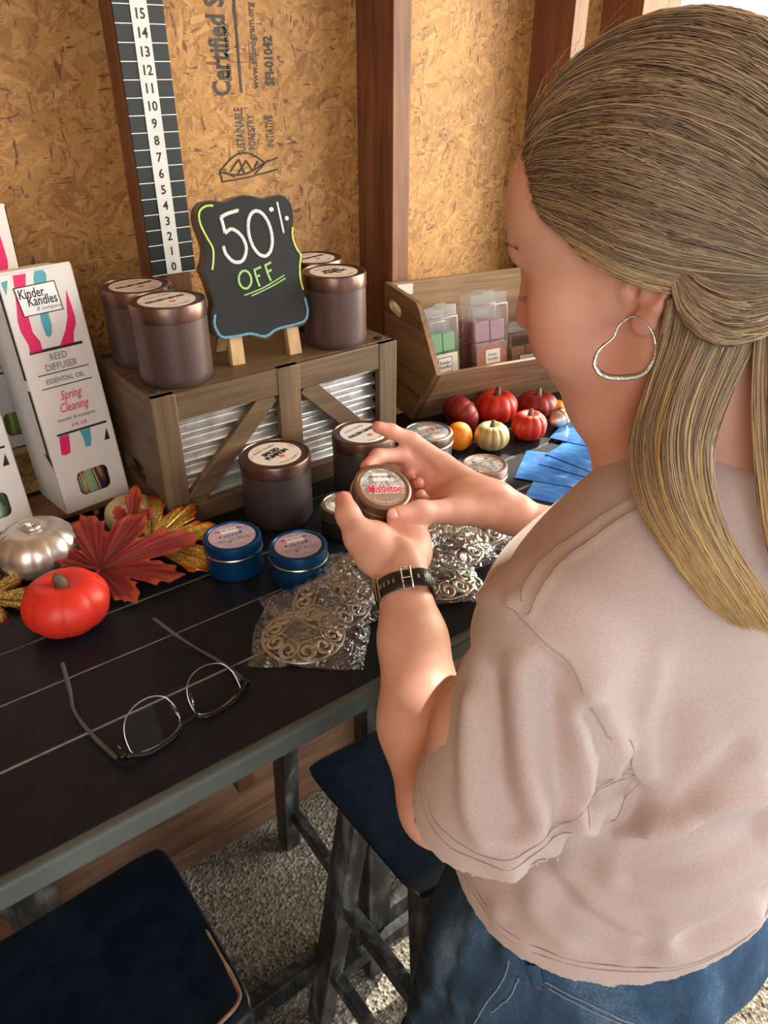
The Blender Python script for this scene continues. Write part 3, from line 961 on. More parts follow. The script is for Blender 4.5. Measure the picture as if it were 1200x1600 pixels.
def diffuser_box(loc, rz, lean, label, scent, sub, rib):
    b = thing('reed_diffuser_box', loc, rz, label, 'diffuser box', 'tall white reed diffuser boxes')
    b.rotation_euler = (-lean, 0, rz)
    win = rrect(0.043, 0.033, 0.008, 5, 0.047, 0.034)
    ol = [(0, 0), (BW, 0), (BW, BH), (0, BH)]
    put(MB(), plate_geo(ol, [win], 0.0012), frame((0, 0.0006, 0), (1, 0, 0), (0, 0, 1))).build('front_panel', M['white_card'], b, smooth=0)
    MB().box((BW / 2, BD, BH / 2), (BW, 0.001, BH)).build('back_panel', card_side, b, smooth=0)
    for x_ in (0.0005, BW - 0.0005):
        s_ = MB().box((x_, BD / 2, BH / 2), (0.001, BD, BH)).build('side_panel', card_side, b, smooth=0)
        if x_ < 0.01:
            MB().box((-0.0003, 0.0045, 0.19), (0.0005, 0.006, 0.22)).build('black_stripe', M['black'], s_, smooth=0)
            MB().prism([(0.0, 0.066), (0.0, 0.080), (0.016, 0.084)], 0.0006, frame((-0.0002, 0, 0), (0, 1, 0), (0, 0, 1)) @ Matrix.Translation((0, 0, -0.0004))).build('black_notch', M['black'], s_, smooth=0)
            MB().box((-0.0009, 0.011, 0.175), (0.0008, 0.026, 0.013)).build('closure_tab', M['white_card'], s_, smooth=0)
    MB().box((BW / 2, BD / 2, 0.0005), (BW, BD, 0.001)).build('bottom_flap', M['white_card'], b)
    MB().box((BW / 2, BD / 2, BH - 0.0005), (BW, BD, 0.001)).build('top_flap', M['white_card'], b, bevel=0.0004)
    MB().box((BW / 2, 0.004, BH + 0.001), (BW * 0.99, 0.009, 0.004)).build('top_fold', M['white_card'], b, bevel=0.0015)
    MB().lathe([(0.028, 0.002), (0.030, 0.006), (0.030, 0.07), (0.012, 0.085), (0.012, 0.1)], 24, c=(0.046, 0.036, 0)).build('diffuser_bottle', rib, b)
    P = frame((0, -0.0002, 0), (1, 0, 0), (0, 0, 1))

    def art(name, m, polys, lift=0.0):
        for p in polys:
            MB().prism(p, 0.0002, P @ Matrix.Translation((0, 0, lift))).build(name, m, b, smooth=0)
    art('pink_stripe', M['magenta'], [
        [(0.013, 0.212), (0.0285, 0.212), (0.0285, 0.224), (0.023, 0.236), (0.023, 0.262), (0.030, 0.29), (0.034, 0.3035), (0.019, 0.3035), (0.017, 0.29), (0.013, 0.268), (0.0095, 0.252), (0.0095, 0.240), (0.014, 0.222)],
        [(0.050, 0.213), (0.0685, 0.213), (0.072, 0.226), (0.0775, 0.236), (0.0785, 0.244), (0.078, 0.256), (0.0765, 0.2775), (0.073, 0.264), (0.069, 0.245), (0.062, 0.230)],
        [(0.0150, 0.0795), (0.0210, 0.0780), (0.0270, 0.0795), (0.029, 0.090), (0.031, 0.1035), (0.0185, 0.1035), (0.0165, 0.092)]])
    art('teal_stripe', M['teal'], [
        [(0.0035, 0.298), (0.0115, 0.299), (0.0055, 0.283)],
        [(0.0375, 0.229), (0.041, 0.2265), (0.0445, 0.229), (0.0475, 0.240), (0.0475, 0.262), (0.054, 0.285), (0.0575, 0.299), (0.055, 0.3045), (0.045, 0.3045), (0.0415, 0.296), (0.038, 0.270), (0.0365, 0.245)],
        [(0.0480, 0.0805), (0.0555, 0.080), (0.0585, 0.092), (0.060, 0.1035), (0.046, 0.1035), (0.048, 0.092)]])
    art('black_rule', M['black'], [
        [(0.012, 0.2105), (0.0795, 0.2105), (0.0795, 0.2140), (0.012, 0.2140)],
        [(0.014, 0.1826), (0.0800, 0.1826), (0.0800, 0.1838), (0.014, 0.1838)],
        [(0.014, 0.1655), (0.0800, 0.1655), (0.0800, 0.1667), (0.014, 0.1667)],
        [(0.016, 0.1040), (0.0835, 0.1040), (0.0835, 0.1068), (0.016, 0.1068)],
        [(0.0745, 0.0815), (0.0825, 0.0815), (0.0810, 0.097)]])
    art('badge_border', M['black'], [[(0.0175, 0.2548), (0.0672, 0.2555), (0.0650, 0.2910), (0.0145, 0.2895)]], 0.0003)
    art('badge', M['white'], [[(0.0188, 0.2560), (0.0657, 0.2567), (0.0637, 0.2898), (0.0160, 0.2883)]], 0.0006)

    def tx(s, size, x, z, m, rot=0, **kw):
        put(MB(), text_geo(s, size, 'CENTER', **kw), P @ Matrix.Translation((x, z, 0.001)) @ Matrix.Rotation(R(rot), 4, 'Z')).build('lettering', m, b, smooth=0)
    tx('Kinder', 0.0160, 0.0335, 0.2805, M['black'], bold=0.012, sx=0.70)
    tx('Kandles', 0.0160, 0.0445, 0.2710, M['black'], bold=0.012, sx=0.72)
    tx('& company', 0.0070, 0.0500, 0.2620, M['greyprint'], shear=0.35)
    tx('REED', 0.0122, 0.0450, 0.2025, M['greyprint'], sx=0.78)
    tx('DIFFUSER', 0.0122, 0.0455, 0.1905, M['greyprint'], sx=0.80)
    tx('ESSENTIAL OIL', 0.0088, 0.0460, 0.1738, M['greyprint'], sx=0.86)
    for k_, wd in enumerate(scent):
        tx(wd, 0.0165, 0.0465, 0.1530 - k_ * 0.0155, M['redprint'], shear=0.35, sx=0.66)
    if sub:
        tx(sub, 0.0062, 0.0470, 0.1235, M['greyprint'], sx=0.92)
    tx('6 FL OZ', 0.0066, 0.0480, 0.1135, M['redprint'], sx=0.9)
    return b


BW, BD, BH = 0.0905, 0.080, 0.306
diffuser_box((0.1954, 0.9438, 1.0665), R(7), R(8), 'white reed diffuser box reading Spring Cleaning, standing full in view left of the crate', ['Spring', 'Cleaning'], 'lavender & eucalyptus', rib1)
diffuser_box((0.0667, 0.9461, 1.0665), R(5.5), R(8), 'white reed diffuser box cut by the left edge, mint bottle in its window', [], '', rib3)
diffuser_box((0.144, 1.060, 1.1265), R(0), R(0), 'white reed diffuser box against the wall, green bottle showing in its window', ['Orange'], '', rib2)
struct('trim_10', MB().box((0.10, 1.1, 1.1215), (0.36, 0.088, 0.009)), M['pine'], bevel=0.001)

# ================================================================== PUMPKINS
def pumpkin_mat(name, c, c2=None, rough=0.5, metal=0.0, speck=None, scale=30):
    m, nt, b = new_mat(name, rough, metal)
    n = noise(nt, mapping(nt), scale, 4)
    cc = ramp(nt, n, [(0.35, c), (0.68, c2 or tuple(x * 0.85 for x in c))])
    if speck:
        v = voro(nt, mapping(nt), 230)
        k = ramp(nt, v, [(0.10, (1, 1, 1)), (0.16, (0, 0, 0))])
        n2 = noise(nt, mapping(nt, (1, 1, 1), (0, 0, 0), (2, 2, 2)), 40, 2)
        k = mth(nt, 'MULTIPLY', k, ramp(nt, n2, [(0.52, (0, 0, 0)), (0.58, (1, 1, 1))]))
        cc = mixc(nt, k, cc, speck)
    nt.links.new(cc, b.inputs['Base Color'])
    bump(nt, b, n, 0.06)
    return m


M['p_silver'] = pumpkin_mat('mercury_glass', (0.78, 0.74, 0.68), (0.60, 0.55, 0.48), 0.34, 0.80)
M['p_red'] = pumpkin_mat('coral_red_pumpkin', (0.80, 0.042, 0.022), (0.70, 0.03, 0.018), 0.42, 0, (0.22, 0.01, 0.01))
M['p_cream'] = pumpkin_mat('cream_pumpkin', (0.72, 0.62, 0.38), (0.60, 0.48, 0.24), 0.6, 0, (0.3, 0.2, 0.08))
M['p_dkred'] = pumpkin_mat('dark_red_pumpkin', (0.26, 0.014, 0.012), (0.16, 0.01, 0.01), 0.45)
M['p_red2'] = pumpkin_mat('bright_red_pumpkin', (0.58, 0.03, 0.012), (0.44, 0.02, 0.01), 0.42)
M['p_orange'] = pumpkin_mat('orange_gourd', (0.80, 0.26, 0.01), (0.70, 0.19, 0.008), 0.42)
M['p_gold'] = pumpkin_mat('gold_cream_pumpkin', (0.62, 0.52, 0.26), (0.46, 0.35, 0.13), 0.45, 0.25, None, 60)
M['stem_grey'] = plain('grey_brown_stem', (0.16, 0.14, 0.11), 0.7, var=0.3, bmp=0.2)
M['stem_dark'] = plain('dark_brown_stem', (0.09, 0.055, 0.03), 0.6, var=0.4, bmp=0.2)


def pumpkin(loc, Rr, H, ribs, mat, stem, label, stem_kind='curved', depth=0.10, dimple=0.22, rz=0.0, tilt=(0, 0), knob=None, group='decorative pumpkins and gourds', name='pumpkin', cat='pumpkin'):
    p = thing(name, loc, rz, label, cat, group)
    p.rotation_euler = (tilt[0], tilt[1], rz)

    def fn(u, v):
        th = 2 * PI * u
        ph = PI * v
        rb = 1 - depth * (1 - abs(math.cos(ribs * th / 2)) ** 0.6) * math.sin(ph) ** 0.5
        rr = Rr * (math.sin(ph) ** 0.82) * rb
        z = H / 2 * math.cos(ph)
        if v < 0.5:
            z -= dimple * H * math.exp(-(rr / (0.38 * Rr)) ** 2)
        else:
            z += 0.12 * H * math.exp(-(rr / (0.40 * Rr)) ** 2)
        return (rr * math.cos(th), rr * math.sin(th), z + H * 0.44)
    MB().grid(fn, 96, 34, closed_u=True).build('flesh', mat, p, smooth=80)
    zt = H * 0.94 - dimple * H - 0.002
    if stem_kind == 'curved':
        pts = smooth_line([(0, 0, zt), (0.001, 0, zt + Rr * 0.22), (Rr * 0.10, Rr * 0.04, zt + Rr * 0.45)], 5)
        r_ = [Rr * (0.20 - 0.11 * i / 10) for i in range(11)]
        MB().tube(pts, r_, 8).build('stem', stem, p, smooth=60)
    elif stem_kind == 'stub':
        pts = [(0, 0, zt), (0, 0, zt + Rr * 0.16), (-Rr * 0.05, Rr * 0.02, zt + Rr * 0.26), (-Rr * 0.13, Rr * 0.05, zt + Rr * 0.31)]
        MB().tube(pts, [Rr * 0.20, Rr * 0.14, Rr * 0.13, Rr * 0.11], 9).build('stem', stem, p, smooth=60)
    elif stem_kind == 'knot':
        mb = MB()
        mb.tube([(Rr * 0.14 * math.cos(a), Rr * 0.14 * math.sin(a), zt + Rr * 0.12) for a in np.linspace(0, 2 * PI, 14)[:-1]], Rr * 0.075, 8, closed=True)
        mb.tube(smooth_line([(-Rr * 0.05, 0, zt), (-Rr * 0.1, Rr * 0.06, zt + Rr * 0.22), (-Rr * 0.24, Rr * 0.14, zt + Rr * 0.18)], 5), Rr * 0.07, 8)
        mb.build('stem', stem, p, smooth=80)
    return p


pumpkin((0.138, 0.863, TZ), 0.0480, 0.067, 11, M['p_silver'], M['p_silver'], 'silver mercury glass pumpkin below the diffuser boxes', 'knot', 0.06, 0.12)
pumpkin((0.130, 0.735, TZ), 0.0460, 0.064, 8, M['p_red'], M['stem_dark'], 'large coral red speckled pumpkin at the front left of the table', 'stub', 0.05, 0.16)
pumpkin((0.262, 0.886, TZ), 0.035, 0.048, 10, M['p_cream'], M['stem_grey'], 'cream speckled pumpkin behind the red maple leaf', 'curved', 0.06, 0.16)
g_ = 'small pumpkins and gourds below the display bin'
pumpkin((0.805, 0.862, TZ + 0.016), 0.034, 0.048, 9, M['p_dkred'], M['stem_dark'], 'dark red gourd lying at the left end of the pumpkin pile', 'curved', 0.06, 0.15, group=g_, tilt=(0, R(62)))
pumpkin((0.893, 0.848, TZ), 0.037, 0.058, 10, M['p_red2'], M['stem_dark'], 'biggest red pumpkin at the back of the pile, right against the bin', 'curved', 0.09, 0.16, group=g_)
pumpkin((0.970, 0.824, TZ), 0.035, 0.044, 9, M['p_dkred'], M['stem_grey'], 'flat dark red pumpkin at the back right of the pile', 'curved', 0.07, 0.16, group=g_)
pumpkin((0.768, 0.805, TZ), 0.0215, 0.046, 6, M['p_orange'], M['p_orange'], 'small plain orange gourd without a stem', 'none', 0.02, 0.0, group=g_)
pumpkin((0.811, 0.775, TZ), 0.0285, 0.046, 12, M['p_gold'], M['stem_grey'], 'gold flecked cream pumpkin at the front of the pile', 'curved', 0.09, 0.16, group=g_)
pumpkin((0.886, 0.765, TZ), 0.0295, 0.050, 10, M['p_red2'], M['stem_grey'], 'small round orange red pumpkin at the front right of the pile', 'curved', 0.10, 0.16, group=g_)
pumpkin((1.003, 0.806, TZ), 0.015, 0.024, 6, M['p_orange'], M['p_orange'], 'tiny orange gourd at the right end of the pile', 'none', 0.03, 0.0, group=g_)
ac = thing('acorn', (0.957, 0.762, TZ), 0, 'little silver and gold acorn ornament lying right of the pumpkins', 'acorn ornament', g_)
mt_ = Matrix.Rotation(R(78), 3, 'Y') @ Matrix.Rotation(R(0), 3, 'X')
MB().lathe([(0.001, -0.021), (0.006, -0.019), (0.012, -0.012), (0.0155, -0.002), (0.0158, 0.006)], 24, mt_, c=(0, 0, 0.0165)).build('nut', M['p_silver'], ac)
MB().lathe([(0.0170, 0.002), (0.0165, 0.009), (0.011, 0.014), (0.002, 0.016), (0.0015, 0.024)], 24, mt_, c=(0, 0, 0.0165)).build('cap', M['gold_rim'], ac)


# ================================================================== FABRIC LEAVES
def leaf_mat(name, c1, c2, edge, glitter=False):
    m, nt, b = new_mat(name, 0.75 if not glitter else 0.35, 0.0 if not glitter else 0.7)
    n = noise(nt, mapping(nt), 28, 3)
    cc = ramp(nt, n, [(0.35, c1), (0.65, c2)])
    if glitter:
        v = voro(nt, mapping(nt), 900, 'Color')
        s_ = nt.nodes.new('ShaderNodeSeparateColor')
        nt.links.new(v, s_.inputs[0])
        cc = ramp(nt, s_.outputs[0], [(0.0, c1), (0.6, c2), (0.85, (0.95, 0.80, 0.35))])
        bump(nt, b, s_.outputs[1], 0.8, 0.001)
    else:
        wv = nt.nodes.new('ShaderNodeTexWave')
        wv.inputs['Scale'].default_value = 260
        wv.inputs['Distortion'].default_value = 1.5
        nt.links.new(mapping(nt, (1, 1, 1), (0, 0, 0.5)), wv.inputs['Vector'])
        bump(nt, b, wv.outputs['Fac'], 0.35, 0.0008)
    at = nt.nodes.new('ShaderNodeAttribute')
    at.attribute_name = 'rim'
    n3 = noise(nt, mapping(nt, (1, 1, 1), (0, 0, 0), (5, 5, 5)), 45, 3)
    f = ramp(nt, mth(nt, 'ADD', at.outputs['Fac'], mth(nt, 'MULTIPLY', mth(nt, 'SUBTRACT', n3, 0.5), 0.5)), [(0.72, (0, 0, 0)), (0.9, (1, 1, 1))])
    cc = mixc(nt, f, cc, edge)
    nt.links.new(cc, b.inputs['Base Color'])
    return m


M['leaf_red'] = leaf_mat('rust_red_fabric_leaf', (0.165, 0.009, 0.010), (0.24, 0.018, 0.012), (0.36, 0.055, 0.017))
M['leaf_gold'] = leaf_mat('gold_glitter_leaf', (0.42, 0.22, 0.015), (0.62, 0.38, 0.03), (0.62, 0.15, 0.015), True)
M['leaf_wine'] = leaf_mat('wine_and_gold_leaf', (0.30, 0.17, 0.02), (0.42, 0.30, 0.05), (0.16, 0.02, 0.02), True)


def leaf(base, ax, up, lobes, mat, label, group='autumn maple leaves', notch=0.30, curl=0.10, seed=1):
    """lobes: (angle deg, length); ax main direction, up the leaf normal"""
    rnd = random.Random(seed)
    x = Vector(ax).normalized()
    z = Vector(up)
    z = (z - x * z.dot(x)).normalized()
    y = z.cross(x)
    lobes = sorted(lobes)
    K = 9
    ol = []
    for i, (a, L) in enumerate(lobes):
        aprev = (lobes[i - 1][0] + a) / 2 if i else a - 30
        anext = (lobes[i + 1][0] + a) / 2 if i < len(lobes) - 1 else a + 30
        Lp = min(L, lobes[i - 1][1]) if i else L * 0.6
        Ln = min(L, lobes[i + 1][1]) if i < len(lobes) - 1 else L * 0.6
        # notch -> shoulder teeth -> tip -> shoulder teeth
        dl_, dr_ = a - aprev, anext - a
        left = [(aprev, min(L, Lp) * (notch + 0.20)), (a - dl_ * 0.74, L * 0.62), (a - dl_ * 0.80, L * 0.74), (a - dl_ * 0.62, L * 0.75), (a - dl_ * 0.50, L * 0.80), (a - dl_ * 0.47, L * 0.88), (a - dl_ * 0.30, L * 0.89), (a - dl_ * 0.14, L * 0.94)]
        right = [(a + dr_ * 0.14, L * 0.94), (a + dr_ * 0.30, L * 0.89), (a + dr_ * 0.47, L * 0.88), (a + dr_ * 0.50, L * 0.80), (a + dr_ * 0.62, L * 0.75), (a + dr_ * 0.80, L * 0.74), (a + dr_ * 0.74, L * 0.62)]
        for q in left + [(a, L)] + right:
            ol.append((q[0] + rnd.uniform(-1.5, 1.5), q[1] * rnd.uniform(0.97, 1.03)))
    pts = [(r * math.cos(R(a)), r * math.sin(R(a))) for a, r in ol]
    dense = []
    for i in range(len(pts) - 1):
        for k in range(3):
            t = k / 3
            dense.append((pts[i][0] * (1 - t) + pts[i + 1][0] * t, pts[i][1] * (1 - t) + pts[i + 1][1] * t))
    dense.append(pts[-1])
    dense += [(-0.004, 0.004), (-0.005, 0.0), (-0.004, -0.004)]
    NR = 14
    vs = [Vector((0, 0, 0))]
    rim = [0.0]
    Lm = max(l for _, l in lobes)
    for j in range(1, NR + 1):
        t = j / NR
        for (px_, py_) in dense:
            r = math.hypot(px_, py_)
            a = math.degrees(math.atan2(py_, px_))
            dl = min(abs((a - l0[0] + 180) % 360 - 180) for l0 in lobes)
            q = r * t
            h = -0.0022 * math.exp(-(dl / 3.2) ** 2) * (1 - t) * min(1, q / 0.01) + 0.0025 * math.sin(R(dl) * 4) * t
            h += curl * Lm * (0.9 * (q / Lm) - 1.1 * (q / Lm) ** 2) + 0.0018 * math.sin(px_ * 260 + 1) * math.cos(py_ * 230) * t
            vs.append(Vector((px_ * t, py_ * t, h)))
            rim.append(t ** 1.5)
    n = len(dense)
    fs = [(0, 1 + i, 1 + (i + 1) % n) for i in range(n)]
    for j in range(NR - 1):
        for i in range(n):
            a = 1 + j * n + i
            b2 = 1 + j * n + (i + 1) % n
            fs.append((a, a + n, b2 + n, b2))
    W = [x * p.x + y * p.y + z * p.z for p in vs]
    o = MB().add(W, fs).build('maple_leaf', mat, None, smooth=80)
    at = o.data.attributes.new('rim', 'FLOAT', 'POINT')
    at.data.foreach_set('value', rim)
    o.location = base
    s_ = o.modifiers.new('thickness', 'SOLIDIFY')
    s_.thickness = 0.0007
    # raised veins and a short stalk
    v = MB()
    for (a, L) in lobes:
        pp = []
        for k in range(8):
            q = L * 0.9 * k / 7
            pp.append(x * (q * math.cos(R(a))) + y * (q * math.sin(R(a))) + z * (curl * Lm * (0.9 * (q / Lm) - 1.1 * (q / Lm) ** 2) - 0.0008))
        v.tube(pp, [0.0009 - 0.0001 * k for k in range(8)], 5)
    v.build('veins', M['stem_dark'], o)
    return tag(o, label, 'maple leaf', group)


leaf((0.252, 0.800, TZ + 0.019), (0.085, 0.030, 0.014), (-0.1, -0.25, 1), [(-72, 0.095), (-32, 0.092), (6, 0.092), (44, 0.100), (84, 0.066)], M['leaf_gold'],
     'gold glitter maple leaf with orange edges, tucked behind the red leaf', curl=0.22, seed=3)
leaf((0.184, 0.786, TZ + 0.020), (0.100, -0.028, 0.006), (-0.12, -0.30, 1), [(-105, 0.050), (-62, 0.072), (-24, 0.098), (8, 0.122), (48, 0.098), (95, 0.092), (140, 0.060)], M['leaf_red'],
     'rust red fabric maple leaf lying on top beside the coral pumpkin', curl=0.20, notch=0.36, seed=5)
leaf((0.245, 0.838, TZ + 0.030), (0.022, 0.030, 0.036), (-0.3, -0.6, 1), [(-40, 0.036), (0, 0.056), (40, 0.036)], M['leaf_red'],
     'small orange red leaf tip standing in front of the cream pumpkin', curl=0.1, seed=8)
leaf((0.060, 0.835, TZ + 0.004), (0.040, -0.055, 0.0), (-0.1, -0.2, 1), [(-70, 0.06), (-30, 0.07), (12, 0.078), (60, 0.062), (95, 0.045)], M['leaf_wine'],
     'wine and gold glitter maple leaf cut off by the left edge', curl=0.12, seed=11)


# ================================================================== BAGGED METAL TOPPERS
def film():
    m, nt, b = new_mat('clear_crinkled_film', 0.08, 0, (0.9, 0.95, 0.97))
    out = nt.nodes['Material Output']
    tr = nt.nodes.new('ShaderNodeBsdfTransparent')
    gl = nt.nodes.new('ShaderNodeBsdfGlossy')
    gl.inputs['Roughness'].default_value = 0.05
    gl.inputs['Color'].default_value = (0.9, 0.97, 1.0, 1)
    n = noise(nt, mapping(nt, (1, 1, 1)), 42, 3, 0.55, 1.2)
    bp = nt.nodes.new('ShaderNodeBump')
    bp.inputs['Strength'].default_value = 1.0
    bp.inputs['Distance'].default_value = 0.012
    nt.links.new(n, bp.inputs['Height'])
    nt.links.new(bp.outputs[0], gl.inputs['Normal'])
    lw = nt.nodes.new('ShaderNodeLayerWeight')
    lw.inputs['Blend'].default_value = 0.35
    nt.links.new(bp.outputs[0], lw.inputs['Normal'])
    mx = nt.nodes.new('ShaderNodeMixShader')
    nt.links.new(mth(nt, 'ADD', mth(nt, 'MULTIPLY', lw.outputs['Facing'], 0.42), 0.05), mx.inputs[0])
    nt.links.new(tr.outputs[0], mx.inputs[1])
    nt.links.new(gl.outputs[0], mx.inputs[2])
    nt.links.new(mx.outputs[0], out.inputs[0])
    return m


M['film'] = film()
M['pewter'] = plain('antique_pewter', (0.50, 0.45, 0.36), 0.33, 0.85, 0.2, 40)


def spiral(cx, cy, r0, r1, a0, turns, n=22):
    out = []
    for i in range(n):
        t = i / (n - 1)
        a = a0 + turns * 2 * PI * t
        r = r0 + (r1 - r0) * t ** 0.8
        out.append((cx + r * math.cos(a), cy + r * math.sin(a)))
    return out


def topper(loc, rz, label, bag_rot=0.0, tilt=(0, 0), bw=0.094, bl=0.122, seed=0):
    t_ = thing('candle_topper', loc, rz, label, 'candle topper', 'pewter scrollwork candle toppers in clear bags')
    t_.rotation_euler = (tilt[0], tilt[1], rz)
    Rr = 0.043

    def dome(x, y):
        r = math.hypot(x, y) / Rr
        return 0.004 + 0.010 * (1 - r * r)
    MB().tube([(Rr * math.cos(a), Rr * math.sin(a), dome(Rr * math.cos(a), Rr * math.sin(a))) for a in np.linspace(0, 2 * PI, 49)[:-1]], 0.0022, 8, closed=True, flat=0.7, flat_up=(0, 0, 1)).build('rim', M['pewter'], t_, smooth=80)
    for k in range(5):
        a = k * 2 * PI / 5
        for sg in (-1, 1):
            sp = spiral(0.0295, 0.0100, 0.0026, 0.0092, R(20), -1.2, 18)
            sp += [(0.026, -0.0005), (0.0225, 0.0015), (0.0195, 0.0045), (0.0170, 0.0090)][0:4]
            pts = []
            for (x, y) in sp:
                y *= sg
                X = x * math.cos(a) - y * math.sin(a)
                Y = x * math.sin(a) + y * math.cos(a)
                pts.append((X, Y, dome(X, Y)))
            rr = [0.0011 + 0.0015 * math.sin(PI * min(1, 1.15 * i / (len(pts) - 1))) for i in range(len(pts))]
            MB().tube(smooth_line(pts, 2), [rr[min(len(rr) - 1, i // 2)] for i in range(2 * (len(pts) - 1) + 1)], 6, flat=0.6, flat_up=(0, 0, 1)).build('scroll', M['pewter'], t_, smooth=80)
        ln = [(0.036, 0.0), (0.0425, 0.0)]
        MB().tube([(x * math.cos(a), x * math.sin(a), dome(x, 0)) for x, _ in ln], [0.0016, 0.0046], 6, flat=0.5, flat_up=(0, 0, 1)).build('leaf_spur', M['pewter'], t_, smooth=80)
    rnd = random.Random(seed)
    ph = [rnd.uniform(0, 6) for _ in range(6)]

    def bag(top):
        def fn(u, v):
            x = (u - 0.5) * bw * (1 + 0.03 * math.sin(9 * v + ph[0]))
            y = (v - 0.5) * bl * (1 + 0.03 * math.sin(7 * u + ph[1])) + 0.008
            e_ = min(1, 6 * min(u, 1 - u, v, 1 - v)) ** 0.5
            r = math.hypot(x, y)
            h = (0.0165 if r < 0.03 else 0.0165 - 0.006 * min(1, (r - 0.03) / 0.02)) if top else 0.0008
            wr = 0.0022 * math.sin(46 * u + 20 * v + ph[2]) + 0.0018 * math.sin(31 * v - 38 * u + ph[3]) + 0.0012 * math.sin(90 * v + 35 * u + ph[4])
            z = h * e_ + (wr * (0.6 + 0.4 * e_) if top else 0) + 0.0012
            X = x * math.cos(bag_rot) - y * math.sin(bag_rot)
            Y = x * math.sin(bag_rot) + y * math.cos(bag_rot)
            return (X, Y, max(z, 0.0006 if top else 0.0003))
        return fn
    mb = MB().grid(bag(True), 34, 40).grid(bag(False), 34, 40)
    mb.build('clear_bag', M['film'], t_, smooth=80)
    return t_


topper((0.318, 0.556, TZ + 0.0005), R(10), 'bagged pewter scrollwork topper nearest the glasses, leftmost of the row', R(-140), seed=1)
topper((0.372, 0.580, TZ + 0.006), R(25), 'bagged pewter scrollwork topper second from the left, overlapping the first', R(60), (R(3), R(-5)), seed=2)
topper((0.424, 0.590, TZ + 0.012), R(0), 'bagged pewter scrollwork topper half hidden behind the watch strap', R(55), (R(3), R(-5)), seed=3)
topper((0.497, 0.545, TZ + 0.004), R(15), 'bagged pewter scrollwork topper just right of the left wrist', R(50), (R(2), R(4)), seed=4)
topper((0.545, 0.580, TZ + 0.011), R(30), 'bagged topper in the middle of the right hand group, between wrist and forearm', R(45), (R(2), R(-4)), seed=5)
topper((0.600, 0.592, TZ + 0.017), R(5), 'bagged topper farthest right, under the right forearm', R(40), (R(2), R(-4)), seed=6)

# ================================================================== GLASSES
gl = thing('eyeglasses', (0.168, 0.512, TZ), R(7), 'black browline glasses lying open, upside down, on the front slat', 'glasses')
M['frame_black'] = plain('black_acetate', (0.006, 0.006, 0.007), 0.22, var=0.2)
M['frame_metal'] = plain('grey_metal_rim', (0.45, 0.46, 0.48), 0.22, 1.0)
M['temple_clear'] = plain('smoky_grey_acetate', (0.10, 0.105, 0.11), 0.18, 0.2)


def lensmat():
    m = bpy.data.materials.new('coated_lens')
    m.use_nodes = True
    nt = m.node_tree
    out = nt.nodes['Material Output']
    nt.nodes.remove(nt.nodes['Principled BSDF'])
    tr = nt.nodes.new('ShaderNodeBsdfTransparent')
    tr.inputs[0].default_value = (0.93, 0.95, 0.95, 1)
    g = nt.nodes.new('ShaderNodeBsdfGlossy')
    g.inputs['Roughness'].default_value = 0.03
    fz = nt.nodes.new('ShaderNodeFresnel')
    fz.inputs[0].default_value = 1.2
    mx = nt.nodes.new('ShaderNodeMixShader')
    nt.links.new(fz.outputs[0], mx.inputs[0])
    nt.links.new(tr.outputs[0], mx.inputs[1])
    nt.links.new(g.outputs[0], mx.inputs[2])
    nt.links.new(mx.outputs[0], out.inputs[0])
    return m


